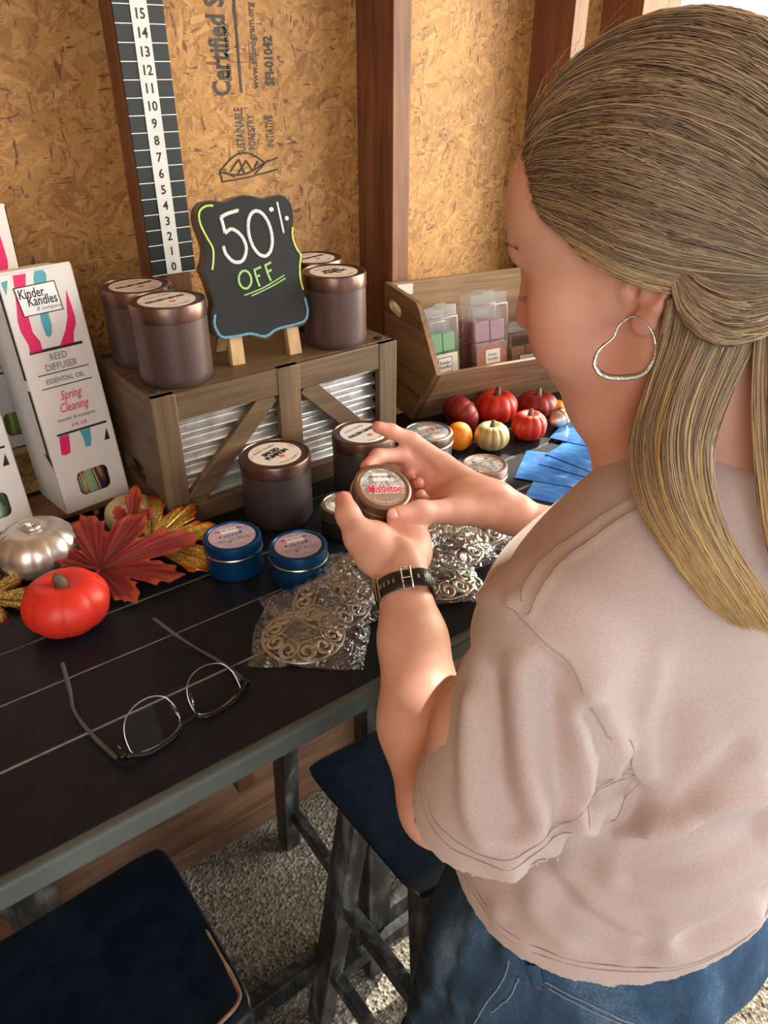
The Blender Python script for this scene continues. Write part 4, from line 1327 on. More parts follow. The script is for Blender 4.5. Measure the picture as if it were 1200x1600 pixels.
M['lens'] = lensmat()
LP = frame((0, 0, 0.004), (1, 0, 0), (0, math.sin(R(33)), math.cos(R(33))))
half_l = [(-0.024, 0.004), (-0.0255, 0.012), (-0.024, 0.024), (-0.018, 0.035), (-0.006, 0.041), (0.008, 0.0415), (0.019, 0.036), (0.0245, 0.026), (0.0255, 0.014), (0.023, 0.005), (0.012, 0.000), (0.0, -0.001), (-0.013, 0.0005)]
for sg in (-1, 1):
    cx = sg * 0.0325
    ol = [LP @ Vector((cx + x * sg * -1, y, 0)) for x, y in half_l]
    ring = smooth_line(ol, 5, True)
    MB().tube(ring, 0.0008, 7, closed=True).build('rim', M['frame_metal'], gl, smooth=80)
    c_ = sum(ring, Vector()) / len(ring)
    nrm = LP.to_3x3() @ Vector((0, 0, 1))
    vs = [c_ + nrm * 0.002] + ring
    MB().add(vs, [(0, 1 + i, 1 + (i + 1) % len(ring)) for i in range(len(ring))]).build('lens', M['lens'], gl, smooth=80)
    br = [LP @ Vector((cx + x * sg, y - 0.002, 0)) for x, y in ((-0.0245, 0.012), (-0.0235, 0.004), (-0.012, -0.0005), (0.0, -0.0015), (0.013, -0.001), (0.026, 0.005), (0.031, 0.007))]
    MB().tube(smooth_line(br, 5), [0.0018] * 8 + [0.0033] * 18 + [0.0038] * 5, 8, flat=0.75, flat_up=(0, 1, 0)).build('brow_bar', M['frame_black'], gl, smooth=80)
    hinge = LP @ Vector((cx + sg * 0.032, 0.006, 0))
    MB().box(hinge + Vector((sg * 0.001, 0.003, 0)), (0.006, 0.010, 0.008)).build('end_piece', M['frame_black'], gl, bevel=0.0018)
    MB().box(hinge + Vector((-sg * 0.0015, 0.010, 0)), (0.0012, 0.009, 0.003)).build('hinge', plain('rose_gold_hinge', (0.6, 0.4, 0.34), 0.3, 1.0) if 'hng' not in M else M['hng'], gl)
    if sg < 0:
        tp = [(-0.069, 0.010, 0.006), (-0.0715, 0.050, 0.0045), (-0.070, 0.090, 0.0045), (-0.063, 0.112, 0.012), (-0.055, 0.140, 0.024)]
    else:
        tp = [(0.069, 0.010, 0.006), (0.068, 0.050, 0.0045), (0.062, 0.088, 0.0045), (0.054, 0.112, 0.012), (0.046, 0.142, 0.022)]
    MB().tube(smooth_line(tp, 6), [0.0022] * 10 + [0.0017] * 8 + [0.0022] * 6 + [0.0018], 8, flat=0.6, flat_up=(0, 0, 1)).build('temple', M['temple_clear'], gl, smooth=80)
    npad = LP @ Vector((sg * 0.0095, 0.022, 0.003))
    MB().lathe([(0.0001, -0.006), (0.0016, -0.004), (0.0022, 0.0), (0.0016, 0.004), (0.0001, 0.006)], 10, Matrix.Rotation(R(-30), 3, 'X') @ Matrix.Rotation(sg * R(18), 3, 'Y') @ Matrix.Diagonal((0.5, 1.6, 1.0)), c=npad).build('nose_pad', M['lens'], gl)
    MB().tube([npad, LP @ Vector((sg * 0.0085, 0.014, 0.001))], 0.0005, 6).build('pad_arm', M['frame_metal'], gl)
MB().tube(smooth_line([LP @ Vector((-0.009, 0.006, 0)), LP @ Vector((-0.004, 0.0045, 0)), LP @ Vector((0.004, 0.0045, 0)), LP @ Vector((0.009, 0.006, 0))], 4), 0.0022, 8).build('bridge', M['frame_black'], gl, smooth=80)

# ================================================================== DISPLAY BIN
bin_ = thing('display_bin', (0.782, 0.942, TZ), R(-12.5), 'natural wooden display bin with slanted front and hand hole, holding wax melts', 'display bin')
BL = 0.40
prof = [(-0.004, 0.0), (0.110, 0.0), (0.110, 0.210), (-0.006, 0.204), (-0.016, 0.198), (-0.085, 0.107)]
a_ = R(12)
hole = [(0.067 + (x * math.cos(a_) - y * math.sin(a_)), 0.176 + (x * math.sin(a_) + y * math.cos(a_))) for x, y in rrect(0.046, 0.019, 0.0093, 6)]
for xx, hl in ((0.005, [hole]), (BL - 0.005, [hole])):
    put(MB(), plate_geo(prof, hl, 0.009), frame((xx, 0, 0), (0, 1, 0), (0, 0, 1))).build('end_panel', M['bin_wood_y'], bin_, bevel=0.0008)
MB().box((BL / 2, 0.1055, 0.105), (BL - 0.02, 0.009, 0.208)).build('back_panel', M['bin_wood'], bin_, bevel=0.0008)
MB().box((BL / 2, 0.052, 0.006), (BL - 0.02, 0.098, 0.009)).build('bottom_board', M['bin_wood'], bin_, bevel=0.0008)
MB().prism([(-0.004, 0.0), (0.006, 0.0), (-0.0755, 0.107), (-0.085, 0.107)], BL + 0.002, frame((-0.001, 0, 0), (0, 1, 0), (0, 0, 1))).build('front_panel', M['bin_wood'], bin_, bevel=0.0008)
MB().box((0.035, 0.1000, 0.196), (0.030, 0.0008, 0.018)).build('sticker', M['white_card'], bin_, smooth=0)


def shell_mat():
    m = bpy.data.materials.new('clear_clamshell')
    m.use_nodes = True
    nt = m.node_tree
    out = nt.nodes['Material Output']
    nt.nodes.remove(nt.nodes['Principled BSDF'])
    tr = nt.nodes.new('ShaderNodeBsdfTransparent')
    g = nt.nodes.new('ShaderNodeBsdfGlossy')
    g.inputs['Roughness'].default_value = 0.10
    lw = nt.nodes.new('ShaderNodeLayerWeight')
    lw.inputs['Blend'].default_value = 0.3
    mx = nt.nodes.new('ShaderNodeMixShader')
    nt.links.new(mth(nt, 'ADD', mth(nt, 'MULTIPLY', lw.outputs['Facing'], 0.45), 0.06), mx.inputs[0])
    nt.links.new(tr.outputs[0], mx.inputs[1])
    nt.links.new(g.outputs[0], mx.inputs[2])
    nt.links.new(mx.outputs[0], out.inputs[0])
    return m


M['shell'] = shell_mat()


def wax_pack(x, y, z, wdt, hgt, waxc, lowc, label, rz=0.0, lean=22, plain_front=False, style=0):
    ca, sa = math.cos(R(-12.5)), math.sin(R(-12.5))
    p = thing('wax_melt_pack', (0.782 + x * ca - y * sa, 0.942 + x * sa + y * ca, TZ + z), R(-12.5) + rz, label, 'wax melt pack', 'clamshell wax melts in the wooden bin')
    p.rotation_euler = (-R(lean), 0, R(-12.5) + rz)
    d = 0.022
    wx = plain('wax_' + waxc[0], waxc[1], 0.45, var=0.1)
    for i in range(2):
        for j in range(3):
            MB().box(((i - 0.5) * (wdt - 0.012) / 2, d / 2 + 0.002, 0.012 + (j + 0.5) * (hgt - 0.04) / 3), ((wdt - 0.014) / 2, d - 0.006, (hgt - 0.045) / 3)).build('wax_cube', wx, p, bevel=0.002)
    lb = MB().box((0, 0.0012, hgt * 0.30), (wdt * 0.84, 0.0006, hgt * 0.50)).build('label', lowc, p, smooth=0)
    F = frame((0, 0.0006, 0), (1, 0, 0), (0, 0, 1))
    if style == 0:
        MB().box((0, 0.0007, hgt * 0.42), (wdt * 0.44, 0.0002, 0.026)).build('label_border', M['black'], lb, smooth=0)
        MB().box((0, 0.0005, hgt * 0.42), (wdt * 0.40, 0.0002, 0.0235)).build('label_badge', M['white_card'], lb, smooth=0)
        put(MB(), text_geo('Kinder', 0.008, 'CENTER'), F @ Matrix.Translation((0, hgt * 0.445, 0.0004))).build('lettering', M['black'], lb, smooth=0)
        put(MB(), text_geo('Kandles', 0.008, 'CENTER'), F @ Matrix.Translation((0, hgt * 0.395, 0.0004))).build('lettering', M['black'], lb, smooth=0)
        MB().lathe([(0.004, 0), (0.003, 0.0002)], 10, Matrix.Rotation(R(90), 3, 'X'), c=(0, 0.0006, hgt * 0.14)).build('printed_motif', M['orange_print'], lb, smooth=0)
    else:
        MB().box((0.002, 0.0007, hgt * 0.40), (wdt * 0.40, 0.0002, 0.024)).build('label_badge', M['white_card'], lb, smooth=0)
        put(MB(), text_geo('Kinder', 0.007, 'CENTER'), F @ Matrix.Translation((0.002, hgt * 0.42, 0.0003))).build('lettering', M['greyprint'], lb, smooth=0)
        put(MB(), text_geo('Kandles', 0.007, 'CENTER'), F @ Matrix.Translation((0.002, hgt * 0.37, 0.0003))).build('lettering', M['greyprint'], lb, smooth=0)
    sh = MB()
    sh.box((0, d / 2, hgt / 2), (wdt, d, hgt))
    sh.build('clear_shell', M['shell'], p, bevel=0.003)
    MB().prism([(-wdt / 2, 0), (wdt / 2, 0), (wdt / 2, 0.016), (0.012, 0.018), (0.010, 0.022), (-0.010, 0.022), (-0.012, 0.018), (-wdt / 2, 0.016)], 0.001, frame((0, 0.006, hgt), (1, 0, 0), (0, 0, 1))).build('hang_tab', M['shell'], p)
    return p


green = ('green', (0.09, 0.26, 0.08)); mauve = ('mauve', (0.30, 0.12, 0.16)); amber = ('amber', (0.30, 0.16, 0.07)); rust = ('rust', (0.30, 0.10, 0.05))
M['label_cream'] = label_mat('cream_wax_label', [(0.4, (0.66, 0.62, 0.50)), (0.7, (0.60, 0.54, 0.42))], 60, 3)
M['label_barn'] = label_mat('dark_red_barn_label', [(0.35, (0.13, 0.03, 0.03)), (0.5, (0.32, 0.10, 0.05)), (0.7, (0.20, 0.07, 0.06))], 30, 5)
M['label_brown'] = label_mat('brown_wax_label', [(0.35, (0.20, 0.11, 0.06)), (0.6, (0.36, 0.22, 0.12))], 40, 7)
wax_pack(0.060, 0.028, 0.022, 0.064, 0.130, green, M['label_cream'], 'green wax melt pack with a cream label behind it in the bin', R(6), 8, style=0)
wax_pack(0.066, -0.010, 0.030, 0.066, 0.140, green, M['label_cream'], 'green wax melt pack at the front of the bin, cream label, leftmost pack', R(8), 10, style=0)
wax_pack(0.155, 0.030, 0.022, 0.070, 0.150, mauve, M['label_barn'], 'mauve wax melt pack tucked behind its twin in the bin', R(-2), 8, style=1)
wax_pack(0.160, -0.008, 0.030, 0.076, 0.150, mauve, M['label_barn'], 'mauve wax melt pack with small white badge, centre of the bin', R(4), 10, style=1)
wax_pack(0.252, 0.020, 0.020, 0.074, 0.095, amber, M['label_brown'], 'low amber wax melt pack in the bin, beside the woman\'s nose', R(0), 10, style=0)
wax_pack(0.330, 0.015, 0.020, 0.074, 0.100, rust, M['label_brown'], 'rust coloured wax melt pack at the far right of the bin', R(0), 10, style=1)


# ================================================================== BROCHURES
def sky_card():
    m, nt, b = new_mat('glossy_blue_sky_print', 0.24, spec=0.8)
    n = noise(nt, mapping(nt, (1, 1.6, 1)), 17, 5, 0.6, 0.6)
    c = ramp(nt, n, [(0.40, (0.02, 0.13, 0.50)), (0.55, (0.05, 0.25, 0.62)), (0.68, (0.50, 0.66, 0.80))])
    nt.links.new(c, b.inputs['Base Color'])
    return m


M['sky_card'] = sky_card()
pos = ['lowest', 'second lowest', 'middle', 'second from the top', 'topmost']
for i, (cx, cy, az, lab) in enumerate(((0.733, 0.628, -62, 'bottom'), (0.763, 0.676, -57, 'b'), (0.824, 0.684, -72, 'c'), (0.856, 0.700, -84, 'd'), (0.905, 0.735, -68, 'e'))):
    o = thing('brochure', (cx, cy, TZ + 0.0006 + 0.0011 * i), R(az), 'glossy blue sky brochure, %s of the fanned stack beside the shoulder' % pos[i], 'brochure', 'blue brochures fanned on the table')
    MB().box((0.09, 0.05, 0), (0.18, 0.10, 0.0009)).build('folded_sheet', M['sky_card'], o, smooth=0)

# ================================================================== PERSON
# ---- small implicit-surface kit: smooth unions of tapered limbs, meshed by surface nets
class Field:
    def __init__(self, lo, hi, h):
        self.lo = np.array(lo, float)
        self.h = h
        self.n = np.ceil((np.array(hi) - self.lo) / h).astype(int) + 1
        self.D = np.full(tuple(self.n), 1.0, np.float32)

    def _box(self, lo, hi):
        a = np.clip(np.floor((np.minimum(lo, hi) - self.lo) / self.h).astype(int), 0, self.n)
        b = np.clip(np.ceil((np.maximum(lo, hi) - self.lo) / self.h).astype(int) + 1, 0, self.n)
        return a, b

    def _pts(self, a, b):
        ax = [self.lo[i] + self.h * np.arange(a[i], b[i]) for i in range(3)]
        return np.meshgrid(*ax, indexing='ij')

    def apply(self, fn, lo, hi, k, sub=False):
        pad = k + 3 * self.h
        a, b = self._box(np.array(lo) - pad, np.array(hi) + pad)
        if np.any(b <= a):
            return
        X, Y, Z = self._pts(a, b)
        d = fn(X, Y, Z)
        S = self.D[a[0]:b[0], a[1]:b[1], a[2]:b[2]]
        if sub:
            hh = np.clip(0.5 - 0.5 * (S + d) / k, 0, 1)
            S[...] = S * (1 - hh) - d * hh + k * hh * (1 - hh)
        else:
            hh = np.clip(0.5 + 0.5 * (S - d) / k, 0, 1)
            S[...] = S * (1 - hh) + d * hh - k * hh * (1 - hh)

    def cap(self, a, b, ra, rb, k=0.01, sub=False):
        a = np.array(a, float); b = np.array(b, float)
        r = max(ra, rb)
        ab = b - a
        L2 = max(ab @ ab, 1e-12)

        def fn(X, Y, Z):
            t = np.clip(((X - a[0]) * ab[0] + (Y - a[1]) * ab[1] + (Z - a[2]) * ab[2]) / L2, 0, 1)
            return np.sqrt((X - a[0] - t * ab[0]) ** 2 + (Y - a[1] - t * ab[1]) ** 2 + (Z - a[2] - t * ab[2]) ** 2) - (ra + (rb - ra) * t)
        self.apply(fn, np.minimum(a, b) - r, np.maximum(a, b) + r, k, sub)

    def chain(self, pts, rs, k=0.006):
        for i in range(len(pts) - 1):
            self.cap(pts[i], pts[i + 1], rs[i], rs[i + 1], k)

    def ell(self, c, r, axes=None, k=0.01, sub=False):
        """ellipsoid; axes = 3x3 rows"""
        c = np.array(c, float)
        A = np.eye(3) if axes is None else np.array(axes, float)
        r = np.array(r, float)
        R_ = r.max()

        def fn(X, Y, Z):
            x, y, z = X - c[0], Y - c[1], Z - c[2]
            q = [(A[i, 0] * x + A[i, 1] * y + A[i, 2] * z) for i in range(3)]
            k0 = np.sqrt(sum((q[i] / r[i]) ** 2 for i in range(3))) + 1e-9
            k1 = np.sqrt(sum((q[i] / r[i] ** 2) ** 2 for i in range(3))) + 1e-9
            return k0 * (k0 - 1.0) / k1
        self.apply(fn, c - R_, c + R_, k, sub)

    def mesh(self):
        D = self.D
        ins = D < 0
        n = D.shape
        cell = np.zeros((n[0] - 1, n[1] - 1, n[2] - 1), np.int8)
        for dx in (0, 1):
            for dy in (0, 1):
                for dz in (0, 1):
                    cell += ins[dx:n[0] - 1 + dx, dy:n[1] - 1 + dy, dz:n[2] - 1 + dz]
        act = (cell > 0) & (cell < 8)
        idx = np.full(cell.shape, -1, np.int64)
        I = np.argwhere(act)
        idx[act] = np.arange(len(I))
        P = np.zeros((len(I), 3)); W = np.zeros(len(I))
        corners = [(a, b, c) for a in (0, 1) for b in (0, 1) for c in (0, 1)]
        for ca in corners:
            for ax in range(3):
                if ca[ax] == 1:
                    continue
                cb = list(ca); cb[ax] = 1
                va = D[I[:, 0] + ca[0], I[:, 1] + ca[1], I[:, 2] + ca[2]]
                vb = D[I[:, 0] + cb[0], I[:, 1] + cb[1], I[:, 2] + cb[2]]
                m = (va < 0) != (vb < 0)
                t = np.where(m, va / np.where(m, va - vb, 1), 0)
                p = np.array(ca, float)[None, :].repeat(len(I), 0)
                p[:, ax] += t
                P[m] += p[m]; W[m] += 1
        P /= W[:, None]
        V = (P + I) * self.h + self.lo
        quads = []
        for ax in range(3):
            o1, o2 = [i for i in range(3) if i != ax]
            sl = [slice(0, n[i]) for i in range(3)]
            s0 = sl.copy(); s1 = sl.copy()
            s0[ax] = slice(0, n[ax] - 1); s1[ax] = slice(1, n[ax])
            A = ins[tuple(s0)]; B = ins[tuple(s1)]
            E = np.argwhere(A != B)
            ok = (E[:, o1] > 0) & (E[:, o2] > 0) & (E[:, o1] < n[o1] - 1) & (E[:, o2] < n[o2] - 1)
            E = E[ok]
            flip = A[E[:, 0], E[:, 1], E[:, 2]]

            def c(d1, d2):
                q = E.copy(); q[:, o1] -= d1; q[:, o2] -= d2
                return idx[q[:, 0], q[:, 1], q[:, 2]]
            Q = np.stack([c(0, 0), c(1, 0), c(1, 1), c(0, 1)], 1)
            if ax == 1:
                flip = ~flip
            Q = np.where(flip[:, None], Q, Q[:, ::-1])
            quads.append(Q)
        Q = np.concatenate(quads)
        return V, Q[(Q >= 0).all(1)]


def relax(V, Q, it=2, lam=0.5):
    E = np.concatenate([Q[:, [0, 1]], Q[:, [1, 2]], Q[:, [2, 3]], Q[:, [3, 0]]])
    for _ in range(it):
        S = np.zeros_like(V); C_ = np.zeros(len(V))
        for a, b in ((0, 1), (1, 0)):
            np.add.at(S, E[:, a], V[E[:, b]])
            np.add.at(C_, E[:, a], 1)
        V = V * (1 - lam) + lam * S / np.maximum(C_, 1)[:, None]
    return V


def np_mesh(name, V, Q, mat, parent=None, smooth=True):
    me = bpy.data.meshes.new(name)
    V = np.asarray(V, float)
    if parent is not None:
        V = V - np.array(parent.location)
    k = Q.shape[1]
    me.vertices.add(len(V)); me.vertices.foreach_set('co', V.astype(np.float32).ravel())
    me.loops.add(len(Q) * k); me.loops.foreach_set('vertex_index', Q.astype(np.int32).ravel())
    me.polygons.add(len(Q))
    me.polygons.foreach_set('loop_start', np.arange(0, len(Q) * k, k, dtype=np.int32))
    me.polygons.foreach_set('loop_total', np.full(len(Q), k, np.int32))
    me.materials.append(mat)
    me.update(calc_edges=True)
    me.validate()
    if smooth:
        me.shade_smooth()
    o = bpy.data.objects.new(name, me)
    col.objects.link(o)
    if parent is not None:
        o.parent = parent
    return o


# ---- materials
def skin_mat():
    m, nt, b = new_mat('fair_skin', 0.48)
    n = noise(nt, mapping(nt), 26, 4, 0.6)
    c = ramp(nt, n, [(0.32, (0.68, 0.37, 0.275)), (0.68, (0.77, 0.46, 0.36))])
    at = nt.nodes.new('ShaderNodeAttribute'); at.attribute_name = 'flush'
    c = mixc(nt, mth(nt, 'MULTIPLY', at.outputs['Fac'], 0.75), c, (0.62, 0.15, 0.105))
    nt.links.new(c, b.inputs['Base Color'])
    b.inputs['Subsurface Weight'].default_value = 0.12
    b.inputs['Subsurface Radius'].default_value = (0.012, 0.005, 0.003)
    b.inputs['Subsurface Scale'].default_value = 0.4
    v = voro(nt, mapping(nt), 900)
    bump(nt, b, mth(nt, 'ADD', v, noise(nt, mapping(nt), 300, 3)), 0.12, 0.0004)
    return m


def knit_mat():
    m, nt, b = new_mat('heathered_dusty_pink_jersey', 0.9, spec=0.2)
    n = noise(nt, mapping(nt), 1100, 2, 0.8)
    n2 = noise(nt, mapping(nt), 14, 3)
    c = ramp(nt, mth(nt, 'ADD', mth(nt, 'MULTIPLY', n, 0.8), mth(nt, 'MULTIPLY', n2, 0.2)), [(0.30, (0.46, 0.355, 0.335)), (0.5, (0.56, 0.45, 0.425)), (0.70, (0.67, 0.57, 0.545))])
    nt.links.new(c, b.inputs['Base Color'])
    b.inputs['Sheen Weight'].default_value = 0.25
    bump(nt, b, n, 0.25, 0.0006)
    return m


def denim_mat():
    m, nt, b = new_mat('washed_blue_denim', 0.85, spec=0.2)
    n = noise(nt, mapping(nt, (1, 1, 0.35)), 22, 5, 0.6)
    n2 = noise(nt, mapping(nt), 600, 2)
    c = ramp(nt, mth(nt, 'ADD', mth(nt, 'MULTIPLY', n, 0.75), mth(nt, 'MULTIPLY', n2, 0.25)), [(0.36, (0.018, 0.040, 0.080)), (0.54, (0.045, 0.095, 0.17)), (0.72, (0.16, 0.25, 0.36))])
    nt.links.new(c, b.inputs['Base Color'])
    bump(nt, b, n2, 0.3, 0.0005)
    return m


M['skin'] = skin_mat()
M['jersey'] = knit_mat()
M['denim'] = denim_mat()
M['seam_thread'] = plain('taupe_seam', (0.43, 0.32, 0.285), 0.9)
M['denim_thread'] = plain('pale_denim_seam', (0.22, 0.28, 0.34), 0.9)

person = thing('person', (0.46, 0.25, 0.0), 0, 'woman in dusty pink t-shirt and jeans bending her head over a small tin', 'person')

# ---- head frame: x towards the face, y her left, z crown
az, pit, rol = R(113.8), R(19.6), R(-5.9)
f_ = np.array([math.cos(az) * math.cos(pit), math.sin(az) * math.cos(pit), -math.sin(pit)])
l0 = np.array([-math.sin(az), math.cos(az), 0.0])
u0 = np.cross(f_, l0)
l_ = l0 * math.cos(rol) + u0 * math.sin(rol)
u_ = np.cross(f_, l_)
HM = np.array([f_, l_, u_])
H0 = np.array([0.494, 0.324, 1.466])


def H(x, y, z):
    return H0 + np.array([x, y, z]) @ HM


def toH(P):
    return (np.asarray(P) - H0) @ HM.T


# ---- joints
C7 = np.array([0.530, 0.235, 1.335])
SL = np.array([0.345, 0.262, 1.232]); SR = np.array([0.690, 0.275, 1.235])
EL = np.array([0.304, 0.315, 1.036]); WL = np.array([0.398, 0.488, 1.130])
ER = np.array([0.706, 0.395, 1.062]); WR = np.array([0.5820, 0.5090, 1.1300])

HH = 0.0020
body = Field((0.20, 0.10, 0.80), (0.86, 0.74, 1.64), HH) if not globals().get('COARSE') else Field((0.20, 0.10, 0.80), (0.86, 0.74, 1.64), 0.003)
B = body
# cranium and face
B.ell(H(-0.004, 0, 0.040), (0.098, 0.076, 0.085), HM, 0.01)
B.ell(H(0.045, 0, 0.040), (0.050, 0.060, 0.058), HM, 0.02)
B.ell(H(0.045, 0, -0.030), (0.050, 0.052, 0.060), HM, 0.02)
B.cap(H(0.080, 0.028, 0.030), H(0.089, 0.006, 0.031), 0.012, 0.011, 0.012)
B.cap(H(0.080, -0.028, 0.030), H(0.089, -0.006, 0.031), 0.012, 0.011, 0.012)
for s in (1, -1):
    B.ell(H(0.060, s * 0.044, -0.010), (0.026, 0.025, 0.024), HM, 0.018)
    B.ell(H(0.062, s * 0.041, -0.036), (0.029, 0.029, 0.029), HM, 0.018)
    B.cap(H(-0.002, s * 0.056, -0.050), H(0.054, s * 0.026, -0.097), 0.020, 0.022, 0.025)
    B.cap(H(0.005, s * 0.062, -0.008), H(0.050, s * 0.050, -0.012), 0.012, 0.012, 0.02)
B.ell(H(0.068, 0, -0.099), (0.022, 0.024, 0.018), HM, 0.018)
B.ell(H(0.068, 0, -0.061), (0.030, 0.032, 0.026), HM, 0.015)
B.cap(H(0.090, -0.016, -0.0580), H(0.090, 0.016, -0.0580), 0.0052, 0.0052, 0.006)
B.cap(H(0.087, -0.014, -0.0690), H(0.087, 0.014, -0.0690), 0.0062, 0.0062, 0.006)
B.cap(H(0.099, -0.020, -0.0637), H(0.099, 0.020, -0.0637), 0.0015, 0.0015, 0.004, sub=True)
B.cap(H(0.085, 0, 0.022), H(0.105, 0, -0.025), 0.0085, 0.0115, 0.012)
for s in (1, -1):
    B.ell(H(0.095, s * 0.0125, -0.030), (0.010, 0.007, 0.008), HM, 0.006)
    B.ell(H(0.096, s * 0.031, 0.006), (0.014, 0.017, 0.014), HM, 0.010, sub=True)
    B.ell(H(0.0745, s * 0.032, 0.004), (0.0145, 0.0155, 0.0135), HM, 0.004)
    B.cap(H(0.088, s * 0.024, -0.0005), H(0.082, s * 0.043, -0.0015), 0.0016, 0.0014, 0.003)
# neck
B.cap(H(-0.030, 0, -0.030), C7 + np.array([-0.005, 0.020, -0.01]), 0.060, 0.058, 0.03)
B.cap(H(0.028, 0, -0.082), C7 + np.array([-0.02, 0.065, -0.03]), 0.046, 0.048, 0.04)
# left ear (y up to ~0.085)
for s in (1, -1):
    ear = [(0.004, 0.070, 0.006), (0.006, 0.075, 0.020), (0.000, 0.079, 0.031), (-0.012, 0.081, 0.034), (-0.022, 0.083, 0.026), (-0.025, 0.084, 0.012), (-0.020, 0.084, -0.004), (-0.011, 0.083, -0.018), (-0.004, 0.078, -0.028)]
    B.chain([H(x, s * y, z * 0.86 + 0.003) for x, y, z in ear], [0.003, 0.0036, 0.004, 0.0042, 0.0044, 0.0044, 0.0042, 0.0046, 0.0058], 0.003)
    B.ell(H(-0.010, s * 0.078, 0.006), (0.014, 0.006, 0.024), HM, 0.006)
    B.ell(H(0.000, s * 0.0785, -0.024), (0.0085, 0.0045, 0.009), HM, 0.005)
    B.ell(H(-0.009, s * 0.087, 0.002), (0.0085, 0.006, 0.012), HM, 0.004, sub=True)
    B.ell(H(0.001, s * 0.079, -0.001), (0.0035, 0.006, 0.005), HM, 0.003, sub=True)
    B.ell(H(0.008, s * 0.074, -0.004), (0.004, 0.003, 0.006), HM, 0.004)
# torso core under the shirt, joined to neck and arms
B.cap(C7 + np.array([0.02, 0.0, -0.06]), (0.50, 0.25, 1.10), 0.075, 0.11, 0.05)
B.cap((0.44, 0.265, 1.245), (0.60, 0.27, 1.245), 0.062, 0.062, 0.05)
B.cap((0.50, 0.25, 1.10), (0.45, 0.245, 0.93), 0.115, 0.12, 0.05)
# arms
B.chain([SL, (SL + EL) / 2 + np.array([-0.004, 0, 0]), EL], [0.043, 0.039, 0.034], 0.02)
fm = EL + (WL - EL) * 0.33
B.chain([EL, fm + np.array([0.000, 0.004, -0.004]), EL + (WL - EL) * 0.7, WL], [0.035, 0.0405, 0.0315, 0.0250], 0.015)
B.chain([SR, (SR + ER) / 2, ER], [0.050, 0.043, 0.034], 0.02)
B.chain([ER, ER + (WR - ER) * 0.33, ER + (WR - ER) * 0.7, WR], [0.034, 0.036, 0.027, 0.0215], 0.012)

# ---- left hand: palm up under the tin, thumb up its left side
A3 = lambda q: np.array(q, float)
Lpalm = [A3(p) for p in ((0.4363, 0.5883, 1.1321), (0.4567, 0.5868, 1.1276), (0.4702, 0.5748, 1.1256), (0.4708, 0.5509, 1.1259))]
B.chain([WL, (WL * 0.6 + A3((0.425, 0.525, 1.143)) * 0.4)], [0.0245, 0.0255], 0.01)
for q, r in zip(Lpalm, (0.0145, 0.015, 0.0145, 0.0135)):
    B.cap(WL * 0.55 + (Lpalm[0] + Lpalm[3]) / 2 * 0.45, q, 0.0185, r, 0.012)
B.ell((0.3960, 0.5330, 1.1480), (0.023, 0.030, 0.021), np.array([[0.79, -0.61, 0], [0.5, 0.65, 0.4], [-0.2, -0.3, 0.9]]), 0.012)
B.ell((0.4420, 0.5230, 1.1345), (0.020, 0.030, 0.017), np.array([[0.79, -0.61, 0], [0.5, 0.65, 0.4], [-0.2, -0.3, 0.9]]), 0.012)
Lthumb = [(0.3930, 0.5185, 1.1435), (0.3870, 0.5458, 1.1575), (0.3912, 0.5725, 1.1705), (0.3978, 0.5895, 1.1785)]
B.chain([A3(p) for p in Lthumb], [0.0175, 0.0158, 0.0122, 0.0098], 0.008)
fL = [[(0.4363, 0.5883, 1.1321), (0.4640, 0.6350, 1.1345), (0.4890, 0.6500, 1.1480), (0.4975, 0.6420, 1.1600)],
      [(0.4567, 0.5868, 1.1276), (0.4940, 0.6300, 1.1310), (0.5130, 0.6330, 1.1500), (0.5100, 0.6150, 1.1640)],
      [(0.4702, 0.5748, 1.1256), (0.5060, 0.6070, 1.1290), (0.5170, 0.6100, 1.1460), (0.5080, 0.5960, 1.1600)],
      [(0.4708, 0.5509, 1.1259), (0.4970, 0.5740, 1.1320), (0.5030, 0.5820, 1.1460), (0.4950, 0.5760, 1.1580)]]
for ch, rr in zip(fL, ([0.012, 0.0095, 0.0083, 0.0072], [0.012, 0.0097, 0.0086, 0.0075], [0.0115, 0.0093, 0.0083, 0.0072], [0.0105, 0.0083, 0.0074, 0.0065])):
    B.chain([A3(p) for p in ch], rr, 0.004)
# wrist tendons
B.cap(WL + A3((0.002, -0.030, 0.015)), (0.418, 0.512, 1.155), 0.0035, 0.004, 0.012)

# ---- right hand: back of the hand up, finger and thumb steadying the lid
WR2 = A3((0.5806, 0.5105, 1.1325))
Rm = [A3(p) for p in ((0.5485, 0.5999, 1.1719), (0.5398, 0.6075, 1.1535), (0.5319, 0.6023, 1.1382), (0.5229, 0.5865, 1.1273))]
for q, r in zip(Rm, (0.0125, 0.013, 0.0125, 0.0115)):
    B.cap(WR2, q, 0.0185, r, 0.012)
B.ell((0.5560, 0.5480, 1.1500), (0.028, 0.026, 0.0185), np.array([[0.5, -0.62, -0.3], [0.79, 0.61, 0], [0.2, 0.3, 0.9]]), 0.015)
fR = [[(0.5485, 0.5999, 1.1719), (0.5245, 0.6301, 1.1976), (0.5029, 0.6418, 1.2109), (0.4870, 0.6469, 1.2188)],
      [(0.5398, 0.6075, 1.1535), (0.5099, 0.6297, 1.1830), (0.4774, 0.6340, 1.1890), (0.4550, 0.6260, 1.1860)],
      [(0.5319, 0.6023, 1.1382), (0.5168, 0.6300, 1.1600), (0.4945, 0.6420, 1.1680), (0.4780, 0.6440, 1.1700)],
      [(0.5229, 0.5865, 1.1273), (0.5180, 0.6180, 1.1380), (0.5080, 0.6350, 1.1500), (0.4980, 0.6430, 1.1580)]]
